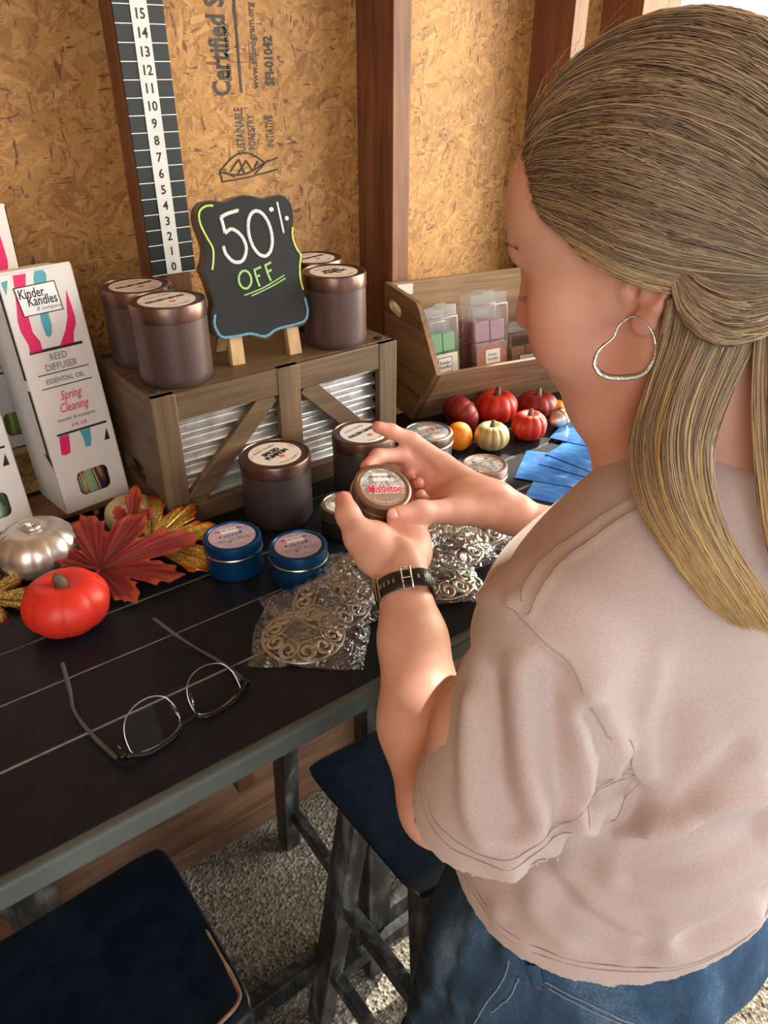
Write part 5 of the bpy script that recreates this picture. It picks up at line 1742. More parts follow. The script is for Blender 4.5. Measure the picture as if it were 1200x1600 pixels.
for ch, rr in zip(fR, ([0.0122, 0.0098, 0.0086, 0.0072], [0.012, 0.0099, 0.0088, 0.0074], [0.0115, 0.0093, 0.0083, 0.007], [0.0105, 0.0083, 0.0074, 0.0065])):
    B.chain([A3(p) for p in ch], rr, 0.005)
Rth = [(0.5650, 0.5150, 1.1367), (0.5148, 0.5363, 1.1480), (0.4659, 0.5431, 1.1600), (0.4350, 0.5462, 1.1658)]
B.chain([A3(p) for p in Rth], [0.0195, 0.0150, 0.0122, 0.0100], 0.010)
B.ell((0.5370, 0.5560, 1.1530), (0.020, 0.022, 0.013), np.array([[0.5, -0.62, -0.3], [0.79, 0.61, 0], [0.2, 0.3, 0.9]]), 0.014)

bV, bQ = B.mesh()
bV = relax(bV, bQ, 3, 0.35)
body_o = np_mesh('body', bV, bQ, M['skin'], person)
# natural flush of the skin itself: cheek, ear rim, nose tip, finger ends, elbow
fl = np.zeros(len(bV))
for c, r, a in [(H(0.078, 0.045, -0.022), 0.030, 0.9), (H(0.078, -0.045, -0.022), 0.030, 0.9), (H(0.105, 0, -0.026), 0.020, 0.7), (H(-0.014, 0.088, 0.026), 0.020, 0.9), (H(-0.004, 0.08, -0.02), 0.02, 0.5),
                (H(0.03, 0.06, -0.07), 0.05, 0.35), (A3((0.398, 0.59, 1.180)), 0.022, 0.8), (A3((0.435, 0.546, 1.166)), 0.016, 0.7), (A3((0.487, 0.647, 1.219)), 0.018, 0.8),
                (A3((0.455, 0.626, 1.186)), 0.018, 0.8), (A3((0.50, 0.60, 1.155)), 0.03, 0.9), (A3((0.447, 0.53, 1.15)), 0.022, 0.35), (EL, 0.05, 0.3), (C7, 0.06, 0.5)]:
    fl = np.maximum(fl, a * np.exp(-((bV - c) ** 2).sum(1) / r ** 2))
at = body_o.data.attributes.new('flush', 'FLOAT', 'POINT')
at.data.foreach_set('value', fl.astype(np.float32))

# nails
nail_m = plain('pale_nail', (0.70, 0.36, 0.30), 0.25, var=0.05)


def nail(c, d, up, r=(0.0062, 0.0078, 0.0022)):
    d = A3(d); d /= np.linalg.norm(d)
    up = A3(up); up = up - d * (up @ d); up /= np.linalg.norm(up)
    s = np.cross(d, up)
    mat = Matrix([list(x) for x in np.array([s * r[0], d * r[1], up * r[2]]).T])
    prof = [(math.sin(t), -math.cos(t)) for t in np.linspace(0.03, PI - 0.03, 9)]
    MB().lathe(prof, 16, mat, c=A3(c)).build('nail', nail_m, body_o, smooth=80).location = -Vector(person.location)


nv = A3((-0.55, -0.42, 0.72))
d_ = A3(Rth[3]) - A3(Rth[2]); d_ /= np.linalg.norm(d_)
nail(A3(Rth[3]) + nv / np.linalg.norm(nv) * 0.0088 + d_ * 0.001, d_, nv)

# ================================================================== HELD TIN
nrm_ = Vector((-0.03, -0.42, 0.905)).normalized()
q_ = Vector((0, 0, 1)).rotation_difference(nrm_)
base_ = Vector((0.446, 0.583, 1.182)) - nrm_ * 0.042
M['bronze_label'] = plain('bronze_paper_label', (0.36, 0.25, 0.20), 0.4, var=0.08)
held = tin(base_, 0.066, 0.042, 'pale bronze candle tin reading Mistletoe, held up in both hands', M['bronze_tin'], M['bronze_label'],
           [], R(-22), rot=q_, tagline=('Kinder Kandles', 0.10, 0.0042, M['white']), group='small round candle tins')
lab = [c for c in held.children if c.name.startswith('label')][0]
zt = 0.042 - 0.0012 + 0.0004
rot_ = Matrix.Translation((0, 0, zt)) @ Matrix.Rotation(R(-22), 4, 'Z')
arc = [(0.0255 * math.cos(t), 0.0255 * math.sin(t)) for t in np.linspace(R(-8), R(188), 30)]
MB().prism(arc, 0.00025, rot_).build('snow_scene', M['label_snow'], lab, smooth=0)
MB().box((0.0, 0.0135, 0.0004), (0.018, 0.011, 0.0002)).build('label_panel', M['white'], lab, smooth=0).matrix_local = rot_
put(MB(), text_geo('Kinder Kandles', 0.0040, 'CENTER', shear=0.2), Matrix.Translation((0, 0.0140, 0.0006))).build('lettering', M['black'], lab, smooth=0).matrix_local = rot_
put(MB(), text_geo('Mistletoe', 0.0170, 'CENTER', 0.075, sx=0.62), Matrix.Translation((0.002, -0.0035, 0.0005))).build('lettering_outline', M['white'], lab, smooth=0).matrix_local = rot_
put(MB(), text_geo('Mistletoe', 0.0170, 'CENTER', 0.012, sx=0.62), Matrix.Translation((0.002, -0.0035, 0.0008))).build('lettering', M['redprint'], lab, smooth=0).matrix_local = rot_

# ================================================================== T-SHIRT
S = Field((0.16, 0.04, 0.88), (0.86, 0.50, 1.42), 0.0032)
up_ax = np.eye(3)
S.cap((0.405, 0.262, 1.238), (0.645, 0.270, 1.240), 0.066, 0.066, 0.03)
S.cap((0.470, 0.262, 1.275), (0.595, 0.262, 1.275), 0.056, 0.056, 0.04)
S.ell((0.515, 0.262, 1.150), (0.158, 0.125, 0.165), None, 0.05)
S.ell((0.475, 0.245, 1.030), (0.156, 0.134, 0.160), None, 0.06)
S.ell((0.458, 0.238, 0.945), (0.166, 0.139, 0.110), None, 0.05)
S.ell((0.450, 0.325, 1.165), (0.085, 0.070, 0.075), None, 0.05)
S.ell((0.585, 0.330, 1.165), (0.085, 0.070, 0.075), None, 0.05)
S.ell(C7 + A3((-0.004, 0.014, -0.038)), (0.085, 0.070, 0.062), None, 0.03)
# ---- sleeves are a field of their own, so their hems cut only themselves
T = Field((0.16, 0.04, 0.88), (0.86, 0.50, 1.42), 0.0032)
SLE = A3((0.327, 0.262, 1.085))
T.cap(SL + A3((0.010, -0.004, 0.002)), SLE, 0.060, 0.068, 0.02)
T.cap(SLE, SLE + A3((-0.012, 0.010, -0.035)), 0.068, 0.070, 0.02)
T.cap(SR + A3((0.0, 0.0, -0.002)), ER + (SR - ER) * 0.02, 0.060, 0.074, 0.03)
# neck opening
S.ell(C7 + A3((-0.020, 0.066, 0.060)), (0.066, 0.074, 0.060), None, 0.008, sub=True)
# hem
HEMN = A3((-0.14, 0.02, 1.0)); HEMN /= np.linalg.norm(HEMN)
HEMP = A3((0.32, 0.24, 0.962))


def hem_fn(X, Y, Z):
    return -((X - HEMP[0]) * HEMN[0] + (Y - HEMP[1]) * HEMN[1] + (Z - HEMP[2]) * HEMN[2])


def intersect(F, d, lo, hi):
    a, b = F._box(np.array(lo), np.array(hi))
    X, Y, Z = F._pts(a, b)
    Sx = F.D[a[0]:b[0], a[1]:b[1], a[2]:b[2]]
    Sx[...] = np.maximum(Sx, d(X, Y, Z))


intersect(S, hem_fn, (0, 0, 0.8), (1, 1, 1.5))
# sleeve ends: planes across the upper arms
SHN = A3((0.50, 0.10, -0.86)); SHN /= np.linalg.norm(SHN)
SHP = A3((0.300, 0.262, 1.099))
SRN = A3((0.0, 0.75, -0.66)); SRP = A3((0.700, 0.37, 1.145))
intersect(T, lambda X, Y, Z: (X - SHP[0]) * SHN[0] + (Y - SHP[1]) * SHN[1] + (Z - SHP[2]) * SHN[2], (0, 0, 0.88), (0.52, 1, 1.5))
intersect(T, lambda X, Y, Z: (X - SRP[0]) * SRN[0] + (Y - SRP[1]) * SRN[1] + (Z - SRP[2]) * SRN[2], (0.53, 0, 0.88), (1, 1, 1.5))
kk = 0.014
hh = np.clip(0.5 + 0.5 * (S.D - T.D) / kk, 0, 1)
S.D = (S.D * (1 - hh) + T.D * hh - kk * hh * (1 - hh)).astype(np.float32)
sV, sQ = S.mesh()
sV = relax(sV, sQ, 4, 0.5)


def cap_mask(V, Q, fns, tol):
    m = np.zeros(len(V), bool)
    for fn in fns:
        m |= np.abs(fn(V[:, 0], V[:, 1], V[:, 2])) < tol
    return m


def normals(V, Q):
    n = np.cross(V[Q[:, 2]] - V[Q[:, 0]], V[Q[:, 3]] - V[Q[:, 1]])
    N = np.zeros_like(V)
    for i in range(4):
        np.add.at(N, Q[:, i], n)
    fl_ = n / np.maximum(np.linalg.norm(n, axis=1), 1e-12)[:, None]
    return N / np.maximum(np.linalg.norm(N, axis=1), 1e-12)[:, None], fl_


N_, fN = normals(sV, sQ)
cen = sV[sQ].mean(1)
drop = np.zeros(len(sQ), bool)
drop |= (np.abs(hem_fn(cen[:, 0], cen[:, 1], cen[:, 2])) < 0.004) & (fN @ HEMN < -0.75)
d_l = (cen - SHP) @ SHN
drop |= (np.abs(d_l) < 0.005) & (np.linalg.norm(cen - SHP, axis=1) < 0.14) & (fN @ SHN > 0.75)
drop |= (np.abs((cen - SRP) @ SRN) < 0.006) & (np.linalg.norm(cen - SRP, axis=1) < 0.14) & (fN @ SRN > 0.75)
ncen = C7 + A3((-0.020, 0.066, 0.060))
q = (cen - ncen) / A3((0.066, 0.074, 0.060))
drop |= (np.linalg.norm(q, axis=1) < 1.06) & ((fN * (cen - ncen)).sum(1) < 0)


def seg_dist(V, pts):
    best = np.full(len(V), 9.0)
    P = [A3(p) for p in pts]
    for a, b in zip(P[:-1], P[1:]):
        ab = b - a
        t = np.clip(((V - a) @ ab) / (ab @ ab), 0, 1)
        best = np.minimum(best, np.linalg.norm(V - a - t[:, None] * ab, axis=1))
    return best


# (polyline on the cloth, amplitude, width)
FOLDS = [
    ([(0.3108,0.2666,1.2734),(0.3088,0.2368,1.2656),(0.3172,0.2134,1.2466),(0.3568,0.197,1.1728),(0.369,0.1818,1.1409)], 0.00216, 0.004),
    ([(0.2909,0.2623,1.223),(0.2838,0.2466,1.1886),(0.2792,0.2334,1.1506),(0.2807,0.2183,1.1279)], -0.009, 0.0108),
    ([(0.2861,0.2719,1.1984),(0.2763,0.2624,1.1633),(0.2665,0.2465,1.128),(0.2659,0.2325,1.1131)], 0.0075, 0.0108),
    ([(0.298,0.2423,1.244),(0.2921,0.2304,1.1985),(0.292,0.2168,1.1568),(0.295,0.207,1.1315)], 0.0075, 0.0117),
    ([(0.3051,0.2273,1.2463),(0.3057,0.2145,1.2046),(0.3065,0.2057,1.16),(0.3131,0.1998,1.1404)], -0.009, 0.0108),
    ([(0.314,0.2102,1.2178),(0.3252,0.199,1.1728),(0.328,0.1951,1.1312)], 0.0075, 0.0108),
    ([(0.3217,0.2048,1.2144),(0.3379,0.1966,1.1695),(0.3376,0.1954,1.1376)], -0.009, 0.0099),
    ([(0.3411,0.1966,1.1759),(0.3535,0.195,1.144),(0.3404,0.1936,1.1231)], 0.0075, 0.009),
    ([(0.3344,0.1944,1.1281),(0.3587,0.1905,1.1354),(0.3658,0.1786,1.1281),(0.3581,0.1773,1.1077),(0.3492,0.1844,1.097)], -0.0135, 0.009),
    ([(0.3184,0.1947,1.1216),(0.3497,0.1849,1.0993),(0.3611,0.174,1.1085),(0.3696,0.1664,1.112),(0.3842,0.1552,1.1164)], 0.0105, 0.0081),
    ([(0.3611,0.174,1.1085),(0.3754,0.1595,1.1087),(0.3898,0.1515,1.1174),(0.4078,0.1432,1.125),(0.4429,0.1302,1.1283)], 0.009, 0.0099),
    ([(0.3047,0.2006,1.1282),(0.3413,0.192,1.0865),(0.358,0.1677,1.0854),(0.3839,0.1487,1.0979),(0.4432,0.1218,1.096)], -0.009, 0.0126),
    ([(0.3847,0.1558,1.1186),(0.3992,0.1543,1.1406),(0.4271,0.1466,1.1601)], -0.0075, 0.0108),
    ([(0.325,0.2052,1.2303),(0.3346,0.1991,1.2048),(0.3568,0.197,1.1728)], 0.0075, 0.0126),
    ([(0.3109,0.2195,1.2467),(0.3227,0.206,1.2271),(0.3376,0.1979,1.1952)], -0.006, 0.0108),
    ([(0.3762,0.1959,1.243),(0.3748,0.1939,1.1921),(0.3741,0.1804,1.1494)], 0.006, 0.0126),
    ([(0.3902,0.1806,1.1877),(0.3847,0.1719,1.1539),(0.3708,0.1708,1.1239)], -0.006, 0.0126),
    ([(0.2887,0.2009,1.0899),(0.3232,0.1937,1.0269),(0.3351,0.1671,1.0159),(0.3536,0.1434,1.0064)], -0.009, 0.0144),
    ([(0.3281,0.2018,1.0543),(0.3349,0.1791,1.0385),(0.3488,0.1552,1.0243),(0.3695,0.1348,1.0161)], 0.0075, 0.0126),
    ([(0.2777,0.2089,1.0928),(0.313,0.2115,1.0157),(0.3184,0.1856,1.0032)], 0.0075, 0.0144),
    ([(0.3476,0.1726,1.0641),(0.3663,0.1509,1.0577),(0.3944,0.1334,1.0641),(0.446,0.117,1.074)], 0.009, 0.0144),
    ([(0.3567,0.1631,1.0674),(0.3813,0.143,1.0707),(0.4179,0.1253,1.0767),(0.4433,0.1186,1.08)], -0.009, 0.0126),
    ([(0.3704,0.1384,1.0287),(0.3954,0.1256,1.0351),(0.4229,0.117,1.0426),(0.4498,0.1129,1.051)], 0.009, 0.0126),
    ([(0.3663,0.137,1.0161),(0.3904,0.1233,1.0179),(0.4243,0.1127,1.0255),(0.4496,0.1093,1.032)], -0.009, 0.0126),
    ([(0.3522,0.1424,1.0011),(0.3802,0.1228,0.999),(0.4111,0.1111,1.0033),(0.4431,0.1047,1.0067)], 0.0075, 0.0126),
    ([(0.2987,0.2368,0.9843),(0.2972,0.2273,0.9773),(0.3012,0.2078,0.9785)], 0.0045, 0.0108),
    ([(0.4018,0.3769,1.2014),(0.3872,0.3759,1.1741),(0.3128,0.3063,1.2175)], -0.006, 0.0108),
    ([(0.3874,0.3756,1.1764),(0.3169,0.2928,1.2643),(0.3125,0.2688,1.2747)], 0.0045, 0.009),
    ([(0.2936,0.24,0.962),(0.3036,0.1988,0.9772),(0.3272,0.1625,0.9874),(0.3499,0.1403,0.9903),(0.3866,0.1164,0.9869),(0.424,0.1046,0.9903),(0.4538,0.1007,0.9922)], 0.00144, 0.003),
    ([(0.3007,0.3184,1.1331),(0.2773,0.2912,1.1409),(0.2718,0.2742,1.1428)], 0.00144, 0.003),
    ([(0.2568,0.2751,1.1024),(0.2557,0.2593,1.1013),(0.265,0.2313,1.1086),(0.2794,0.2139,1.1151),(0.2961,0.2021,1.1185)], 0.00144, 0.003),
    ([(0.3135,0.2621,1.277),(0.3271,0.2689,1.2858),(0.3633,0.2749,1.2937),(0.4023,0.2687,1.3094),(0.427,0.2592,1.3235)], 0.00144, 0.003),
    ([(0.3105,0.2515,1.2736),(0.3263,0.2562,1.2865),(0.3599,0.2624,1.295),(0.3956,0.2592,1.3067),(0.4175,0.2528,1.3168)], 0.00168, 0.003),
]
for pts, amp, wd in FOLDS:
    d = seg_dist(sV, [tuple(p) for p in smooth_line(pts, 4)])
    sV = sV + N_ * (amp * np.exp(-(d / wd) ** 2))[:, None]
if FOLDS:
    sV = relax(sV, sQ, 1, 0.3)
keep = ~drop
sQ2 = sQ[keep]
used = np.unique(sQ2)
remap = np.full(len(sV), -1)
remap[used] = np.arange(len(used))
shirt = np_mesh('t_shirt', sV[used], remap[sQ2], M['jersey'], person)
so = shirt.modifiers.new('cloth_thickness', 'SOLIDIFY')
so.thickness = 0.0022
so.offset = -1

# ================================================================== JEANS
J = Field((0.20, 0.02, 0.30), (0.78, 0.56, 1.06), 0.005)
J.ell((0.450, 0.242, 0.965), (0.150, 0.112, 0.085), None, 0.03)
J.ell((0.450, 0.235, 0.870), (0.172, 0.130, 0.110), None, 0.05)
J.ell((0.395, 0.175, 0.850), (0.085, 0.080, 0.090), None, 0.04)
J.ell((0.515, 0.175, 0.850), (0.085, 0.080, 0.090), None, 0.04)
KL = A3((0.375, 0.345, 0.47)); KR = A3((0.560, 0.310, 0.47))
J.cap((0.372, 0.255, 0.84), KL, 0.096, 0.066, 0.03)
J.cap((0.540, 0.245, 0.84), KR, 0.096, 0.066, 0.03)
J.cap(KL, KL + (A3((0.36, 0.275, 0.0)) - KL) * 0.5, 0.064, 0.060, 0.02)
J.cap(KR, KR + (A3((0.58, 0.235, 0.0)) - KR) * 0.5, 0.064, 0.060, 0.02)
jV, jQ = J.mesh()
jV = relax(jV, jQ, 3, 0.5)
jN, _ = normals(jV, jQ)
wr = 0.0022 * np.sin(jV[:, 2] * 95 + jV[:, 0] * 60 + 2 * np.sin(jV[:, 1] * 40)) * np.clip((0.86 - jV[:, 2]) * 8, 0, 1)
jV = jV + jN * wr[:, None]
for pts, amp, wd in (
                     ([(0.3037,0.2471,0.9616),(0.2952,0.2424,0.9221),(0.2795,0.2474,0.887)], -0.006, 0.012),
                     ([(0.2945,0.258,0.9428),(0.2847,0.2526,0.9097),(0.2705,0.2577,0.8626)], 0.005, 0.012),
                     ([(0.2876,0.271,0.8956),(0.2749,0.2624,0.8674),(0.2882,0.2971,0.7526)], -0.006, 0.012),
                     ([(0.2951,0.2221,0.9579),(0.2893,0.2229,0.916),(0.2758,0.2276,0.8826)], 0.005, 0.01),
                     ([(0.2943,0.2229,0.931),(0.2801,0.2256,0.8948),(0.2742,0.2426,0.8477)], -0.005, 0.01),
                     ([(0.314,0.1707,0.9338),(0.3375,0.1372,0.9273),(0.3492,0.1234,0.9208)], 0.004, 0.012),
                     ([(0.2769,0.2776,0.8426),(0.2919,0.3175,0.7175),(0.3055,0.3487,0.6326)], 0.004, 0.01)):
    d = seg_dist(jV, [tuple(p) for p in smooth_line(pts, 4)])
    jV = jV + jN * (amp * np.exp(-(d / wd) ** 2))[:, None]
jk = jV[jQ].mean(1)[:, 2] > 0.306
used = np.unique(jQ[jk]); rm = np.full(len(jV), -1); rm[used] = np.arange(len(used))
jeans = np_mesh('jeans', jV[used], rm[jQ[jk]], M['denim'], person)
for K_, F_ in ((KL, A3((0.36, 0.275, 0.0))), (KR, A3((0.58, 0.235, 0.0)))):
    m_ = K_ + (F_ - K_) * 0.36
    MB().tube([m_, K_ + (F_ - K_) * 0.6, F_ + A3((0, 0, 0.075))], [0.0625, 0.058, 0.056], 28).build('trouser_leg', M['denim'], jeans, smooth=80).location = -Vector(person.location)
    sh = MB()
    sh.grid(lambda u, v, F_=F_: (F_[0] + 0.042 * math.cos(2 * PI * u) * math.sin(PI * (0.5 + 0.5 * v)) ** 0.6 * (1 if v < 0.98 else 0.01), F_[1] + 0.055 + 0.125 * math.sin(2 * PI * u) * math.sin(PI * (0.5 + 0.5 * v)) ** 0.6 * (1 if v < 0.98 else 0.01), 0.004 + v * (0.085 - 0.035 * math.sin(2 * PI * u))), 32, 14, closed_u=True)
    sh.build('shoe', M['rubber'], person, smooth=80).location = -Vector(person.location)

# ================================================================== HAIR
def hair_mat(name, tones):
    m, nt, b = new_mat(name, 0.42, spec=0.35)
    at = nt.nodes.new('ShaderNodeAttribute'); at.attribute_name = 'tone'
    nt.links.new(ramp(nt, at.outputs['Fac'], tones), b.inputs['Base Color'])
    b.inputs['Anisotropic'].default_value = 0.3
    return m


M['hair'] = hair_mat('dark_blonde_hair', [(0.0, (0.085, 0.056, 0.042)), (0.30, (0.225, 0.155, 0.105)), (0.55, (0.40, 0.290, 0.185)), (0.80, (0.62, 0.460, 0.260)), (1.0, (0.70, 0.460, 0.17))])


def strands(P, r, tone):
    """P [N,K,3] centre lines, r [N,K] radii, tone [N,K]; three-sided tapering strands"""
    N, K, _ = P.shape
    d = np.gradient(P, axis=1)
    d /= np.maximum(np.linalg.norm(d, axis=2, keepdims=True), 1e-9)
    ref = np.array([0.3, -0.5, 0.81])
    s = np.cross(d, ref); s /= np.maximum(np.linalg.norm(s, axis=2, keepdims=True), 1e-9)
    u = np.cross(d, s)
    V = []
    for j in range(3):
        a = 2 * PI * j / 3
        V.append(P + (s * math.cos(a) + u * math.sin(a)) * r[..., None])
    V = np.stack(V, 2)                      # N,K,3,3
    ids = np.arange(N * K * 3).reshape(N, K, 3)
    a = ids[:, :-1, :]; b = ids[:, 1:, :]
    Q = np.stack([a, np.roll(a, -1, 2), np.roll(b, -1, 2), b], -1).reshape(-1, 4)
    return V.reshape(-1, 3), Q, np.repeat(tone.reshape(-1), 3)


def resample(L, k):
    P = np.array([tuple(p) for p in smooth_line(L, 12)])
    s = np.concatenate([[0], np.cumsum(np.linalg.norm(np.diff(P, axis=0), axis=1))])
    t = np.linspace(0, s[-1], k)
    return np.stack([np.interp(t, s, P[:, i]) for i in range(3)], 1)


HC = np.array([-0.012, 0.0, 0.042]); HR = np.array([0.099, 0.088, 0.095])
TIE = np.array([-0.70, 0.02, -0.70]); TIE /= np.linalg.norm(TIE)
line = [(-0.40, 0.74, -0.54), (-0.306, 0.795, -0.523), (-0.092, 0.905, -0.415), (0.048, 0.943, -0.33), (0.221, 0.95, -0.219), (0.44, 0.89, -0.12), (0.575, 0.815, 0.06),
        (0.73, 0.65, 0.235), (0.80, 0.42, 0.42), (0.86, 0.0, 0.50)]
line = line + [(x, -y, z) for x, y, z in line[::-1][1:]]
RL = resample(line, 400)
RL /= np.linalg.norm(RL, axis=1, keepdims=True)


BN = [0, .05, .11, .18, .25, .325, .40, .5]
BA = [0, .08, .20, .30, .35, .40, .45, .5]
BB = [130, 119, 113, 106, 92, 68, 38, 0]


def cap_path(b, t):
    """b in 0..1 across the head from her left ear over the crown to the right; t in 0..1 towards the tie"""
    b = np.asarray(b, float); t = np.asarray(t, float)
    m = np.minimum(b, 1 - b)
    sg = np.where(b < 0.5, 1.0, -1.0)
    ah = np.interp(m, BN, BA)
    be = np.radians(np.interp(m, BN, BB))
    i = ah * 399
    i0 = np.clip(i.astype(int), 0, 398)
    fr = (i - i0)[:, None]
    r0 = RL[i0] * (1 - fr) + RL[i0 + 1] * fr
    r0[:, 1] *= sg
    r0 /= np.linalg.norm(r0, axis=1, keepdims=True)
    Mw = np.stack([-0.12 + 0 * be, sg * np.sin(be), np.cos(be)], 1)
    Mw /= np.linalg.norm(Mw, axis=1, keepdims=True)
    T_ = t[:, :, None]
    kk = 1.15
    q = (1 - T_) ** 2 * r0[:, None, :] + 2 * T_ * (1 - T_) * kk * Mw[:, None, :] + T_ ** 2 * TIE[None, None, :]
    return q / np.linalg.norm(q, axis=2, keepdims=True)


def to_world(q, off):
    off = off + 0.0065 * np.clip((np.abs(q[..., 1]) - 0.72) / 0.25, 0, 1) * np.clip(1.6 - 4.0 * np.abs(q[..., 0] + 0.05), 0, 1)
    return H0 + (HC + q * (HR + off[..., None])) @ HM


streak = rng.random(2400)
streak = np.convolve(streak, np.ones(3) / 3, 'same')
broad = np.convolve(rng.random(2400), np.ones(60) / 60, 'same')
broad = (broad - broad.min()) / (broad.max() - broad.min())


def tone_of(a, t, g=0.0):
    k = np.clip((a * 2399).astype(int), 0, 2399)
    b_ = 0.02 + 0.62 * streak[k] + 0.20 * broad[k]
    lock = np.exp(-((a - 0.13) / 0.06) ** 2) + np.exp(-((a - 0.87) / 0.06) ** 2)
    return np.clip(b_[:, None] + 0.26 * lock[:, None] + g * t, 0, 1)


hv, hq, ht, off_ = [], [], [], 0


def add_hair(V, Q, T_):
    global off_
    hv.append(V); hq.append(Q + off_); ht.append(T_); off_ += len(V)


# under layer: one closed shell of combed hair over the scalp
na, ntt = 1200, 40
aa = np.linspace(0, 1, na)
tt = np.linspace(0, 1, ntt)[None, :].repeat(na, 0)
q = cap_path(aa, tt)
rg = 0.0016 * (streak[(aa * 2399).astype(int)] - 0.5)
offs = -0.004 + 0 * tt + rg[:, None] + 0.004 * np.sin(PI * np.clip(tt * 1.0, 0, 1))
offs = offs - 0.008 * np.exp(-(tt / 0.04) ** 2)
Vc = to_world(q, offs).reshape(-1, 3)
ids = np.arange(na * ntt).reshape(na, ntt)
Qc = np.stack([ids[:-1, :-1], ids[1:, :-1], ids[1:, 1:], ids[:-1, 1:]], -1).reshape(-1, 4)
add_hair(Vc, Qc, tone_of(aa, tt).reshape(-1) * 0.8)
# combed strands
N = 7000
K = 18
a = rng.random(N)
a = np.where(rng.random(N) < 0.6, a * 0.5, a)
t0 = np.where(rng.random(N) < 0.45, 0.0, rng.random(N) * 0.55)
tt = t0[:, None] + (1 - t0[:, None]) * np.linspace(0, 1, K)[None, :]
a_w = np.clip(a[:, None] + 0.010 * np.sin(tt * 5 + rng.random((N, 1)) * 6) * rng.normal(size=(N, 1)), 0, 1)
q = cap_path(a, tt)
q2 = cap_path(np.clip(a + 0.012, 0, 1), tt)
q = q + (q2 - q) * (rng.normal(size=(N, 1)) * np.sin(tt * 4 + rng.random((N, 1)) * 6))[..., None] * 1.0
q /= np.linalg.norm(q, axis=2, keepdims=True)
lift = np.abs(rng.normal(size=(N, 1))) * 0.0016 - 0.0008 + 0.004 * np.sin(PI * tt)
lift = lift - 0.006 * np.exp(-(tt / 0.05) ** 2)
P = to_world(q, lift)
rr = np.full((N, K), 0.00042) * (0.6 + 0.8 * rng.random((N, 1)))
rr[:, 0] *= 0.4; rr[:, -1] *= 0.4
add_hair(*strands(P, rr, np.clip(tone_of(a, tt) + rng.normal(size=(N, 1)) * 0.10, 0, 1)))

G1a = [(0.4173, 0.2624, 1.4628), (0.429, 0.2694, 1.425), (0.4309, 0.2754, 1.3877), (0.428, 0.2762, 1.3502), (0.4075, 0.2478, 1.3241), (0.4002, 0.2135, 1.3038), (0.4105, 0.1857, 1.2769), (0.4228, 0.1714, 1.2625)]
G1b = [(0.436, 0.2479, 1.4685), (0.435, 0.2476, 1.4295), (0.4278, 0.2518, 1.396), (0.4188, 0.2468, 1.3641), (0.411, 0.2303, 1.3357), (0.4114, 0.2055, 1.3085), (0.4173, 0.1824, 1.2835), (0.4275, 0.164, 1.2612)]
G1c = [(0.4723, 0.2304, 1.4627), (0.4664, 0.2284, 1.4282), (0.4559, 0.2302, 1.396), (0.4437, 0.2276, 1.3641), (0.435, 0.2129, 1.3352), (0.4321, 0.1907, 1.308), (0.4406, 0.1686, 1.2811), (0.4573, 0.1489, 1.248)]
G2a = [(0.4711, 0.2313, 1.4607), (0.4634, 0.2258, 1.4295), (0.4626, 0.2177, 1.394), (0.4562, 0.2006, 1.3524), (0.4502, 0.181, 1.3157), (0.454, 0.1603, 1.2799), (0.4654, 0.1454, 1.2517)]
G2b = [(0.5213, 0.2222, 1.4728), (0.5136, 0.2007, 1.426), (0.5037, 0.183, 1.3818), (0.5018, 0.1639, 1.3342), (0.5054, 0.1448, 1.2924), (0.5115, 0.1282, 1.2566), (0.5229, 0.1181, 1.235)]
G3a = [(0.4254, 0.2701, 1.4658), (0.425, 0.258, 1.4449), (0.4324, 0.2368, 1.432), (0.4552, 0.2218, 1.4353), (0.4863, 0.2185, 1.4512)]
G3b = [(0.4273, 0.2647, 1.4723), (0.4343, 0.2481, 1.4649), (0.4496, 0.2334, 1.461), (0.4697, 0.2248, 1.4623), (0.4928, 0.2223, 1.467)]
EAR = [(0.4078, 0.2711, 1.4449), (0.4004, 0.2733, 1.4481), (0.3927, 0.276, 1.4437), (0.3887, 0.2763, 1.4361), (0.3821, 0.2796, 1.4297), (0.3781, 0.2793, 1.4212), (0.3816, 0.2745, 1.4144), (0.3907, 0.2676, 1.4126), (0.4027, 0.2612, 1.4143), (0.4108, 0.2606, 1.4219), (0.4154, 0.2639, 1.4312), (0.4138, 0.2682, 1.4393), (0.4108, 0.2706, 1.4433)]

def sink(g, d=0.008):
    g = [np.array(p) for p in g]
    cam_dir = g[0] - np.array([0, 0, 1.58]); cam_dir /= np.linalg.norm(cam_dir)
    g[0] = g[0] + cam_dir * d - np.array([0, 0, 0.006])
    g[1] = g[1] + cam_dir * d * 0.4
    return g


G1a, G1b, G1c, G2a, G2b = [sink(g) for g in (G1a, G1b, G1c, G2a, G2b)]
G3a = [tuple(np.array(p) + np.array([-0.003, -0.004, 0.0035])) for p in G3a]
G3b = [tuple(np.array(p) + np.array([-0.003, -0.004, 0.0035])) for p in G3b]


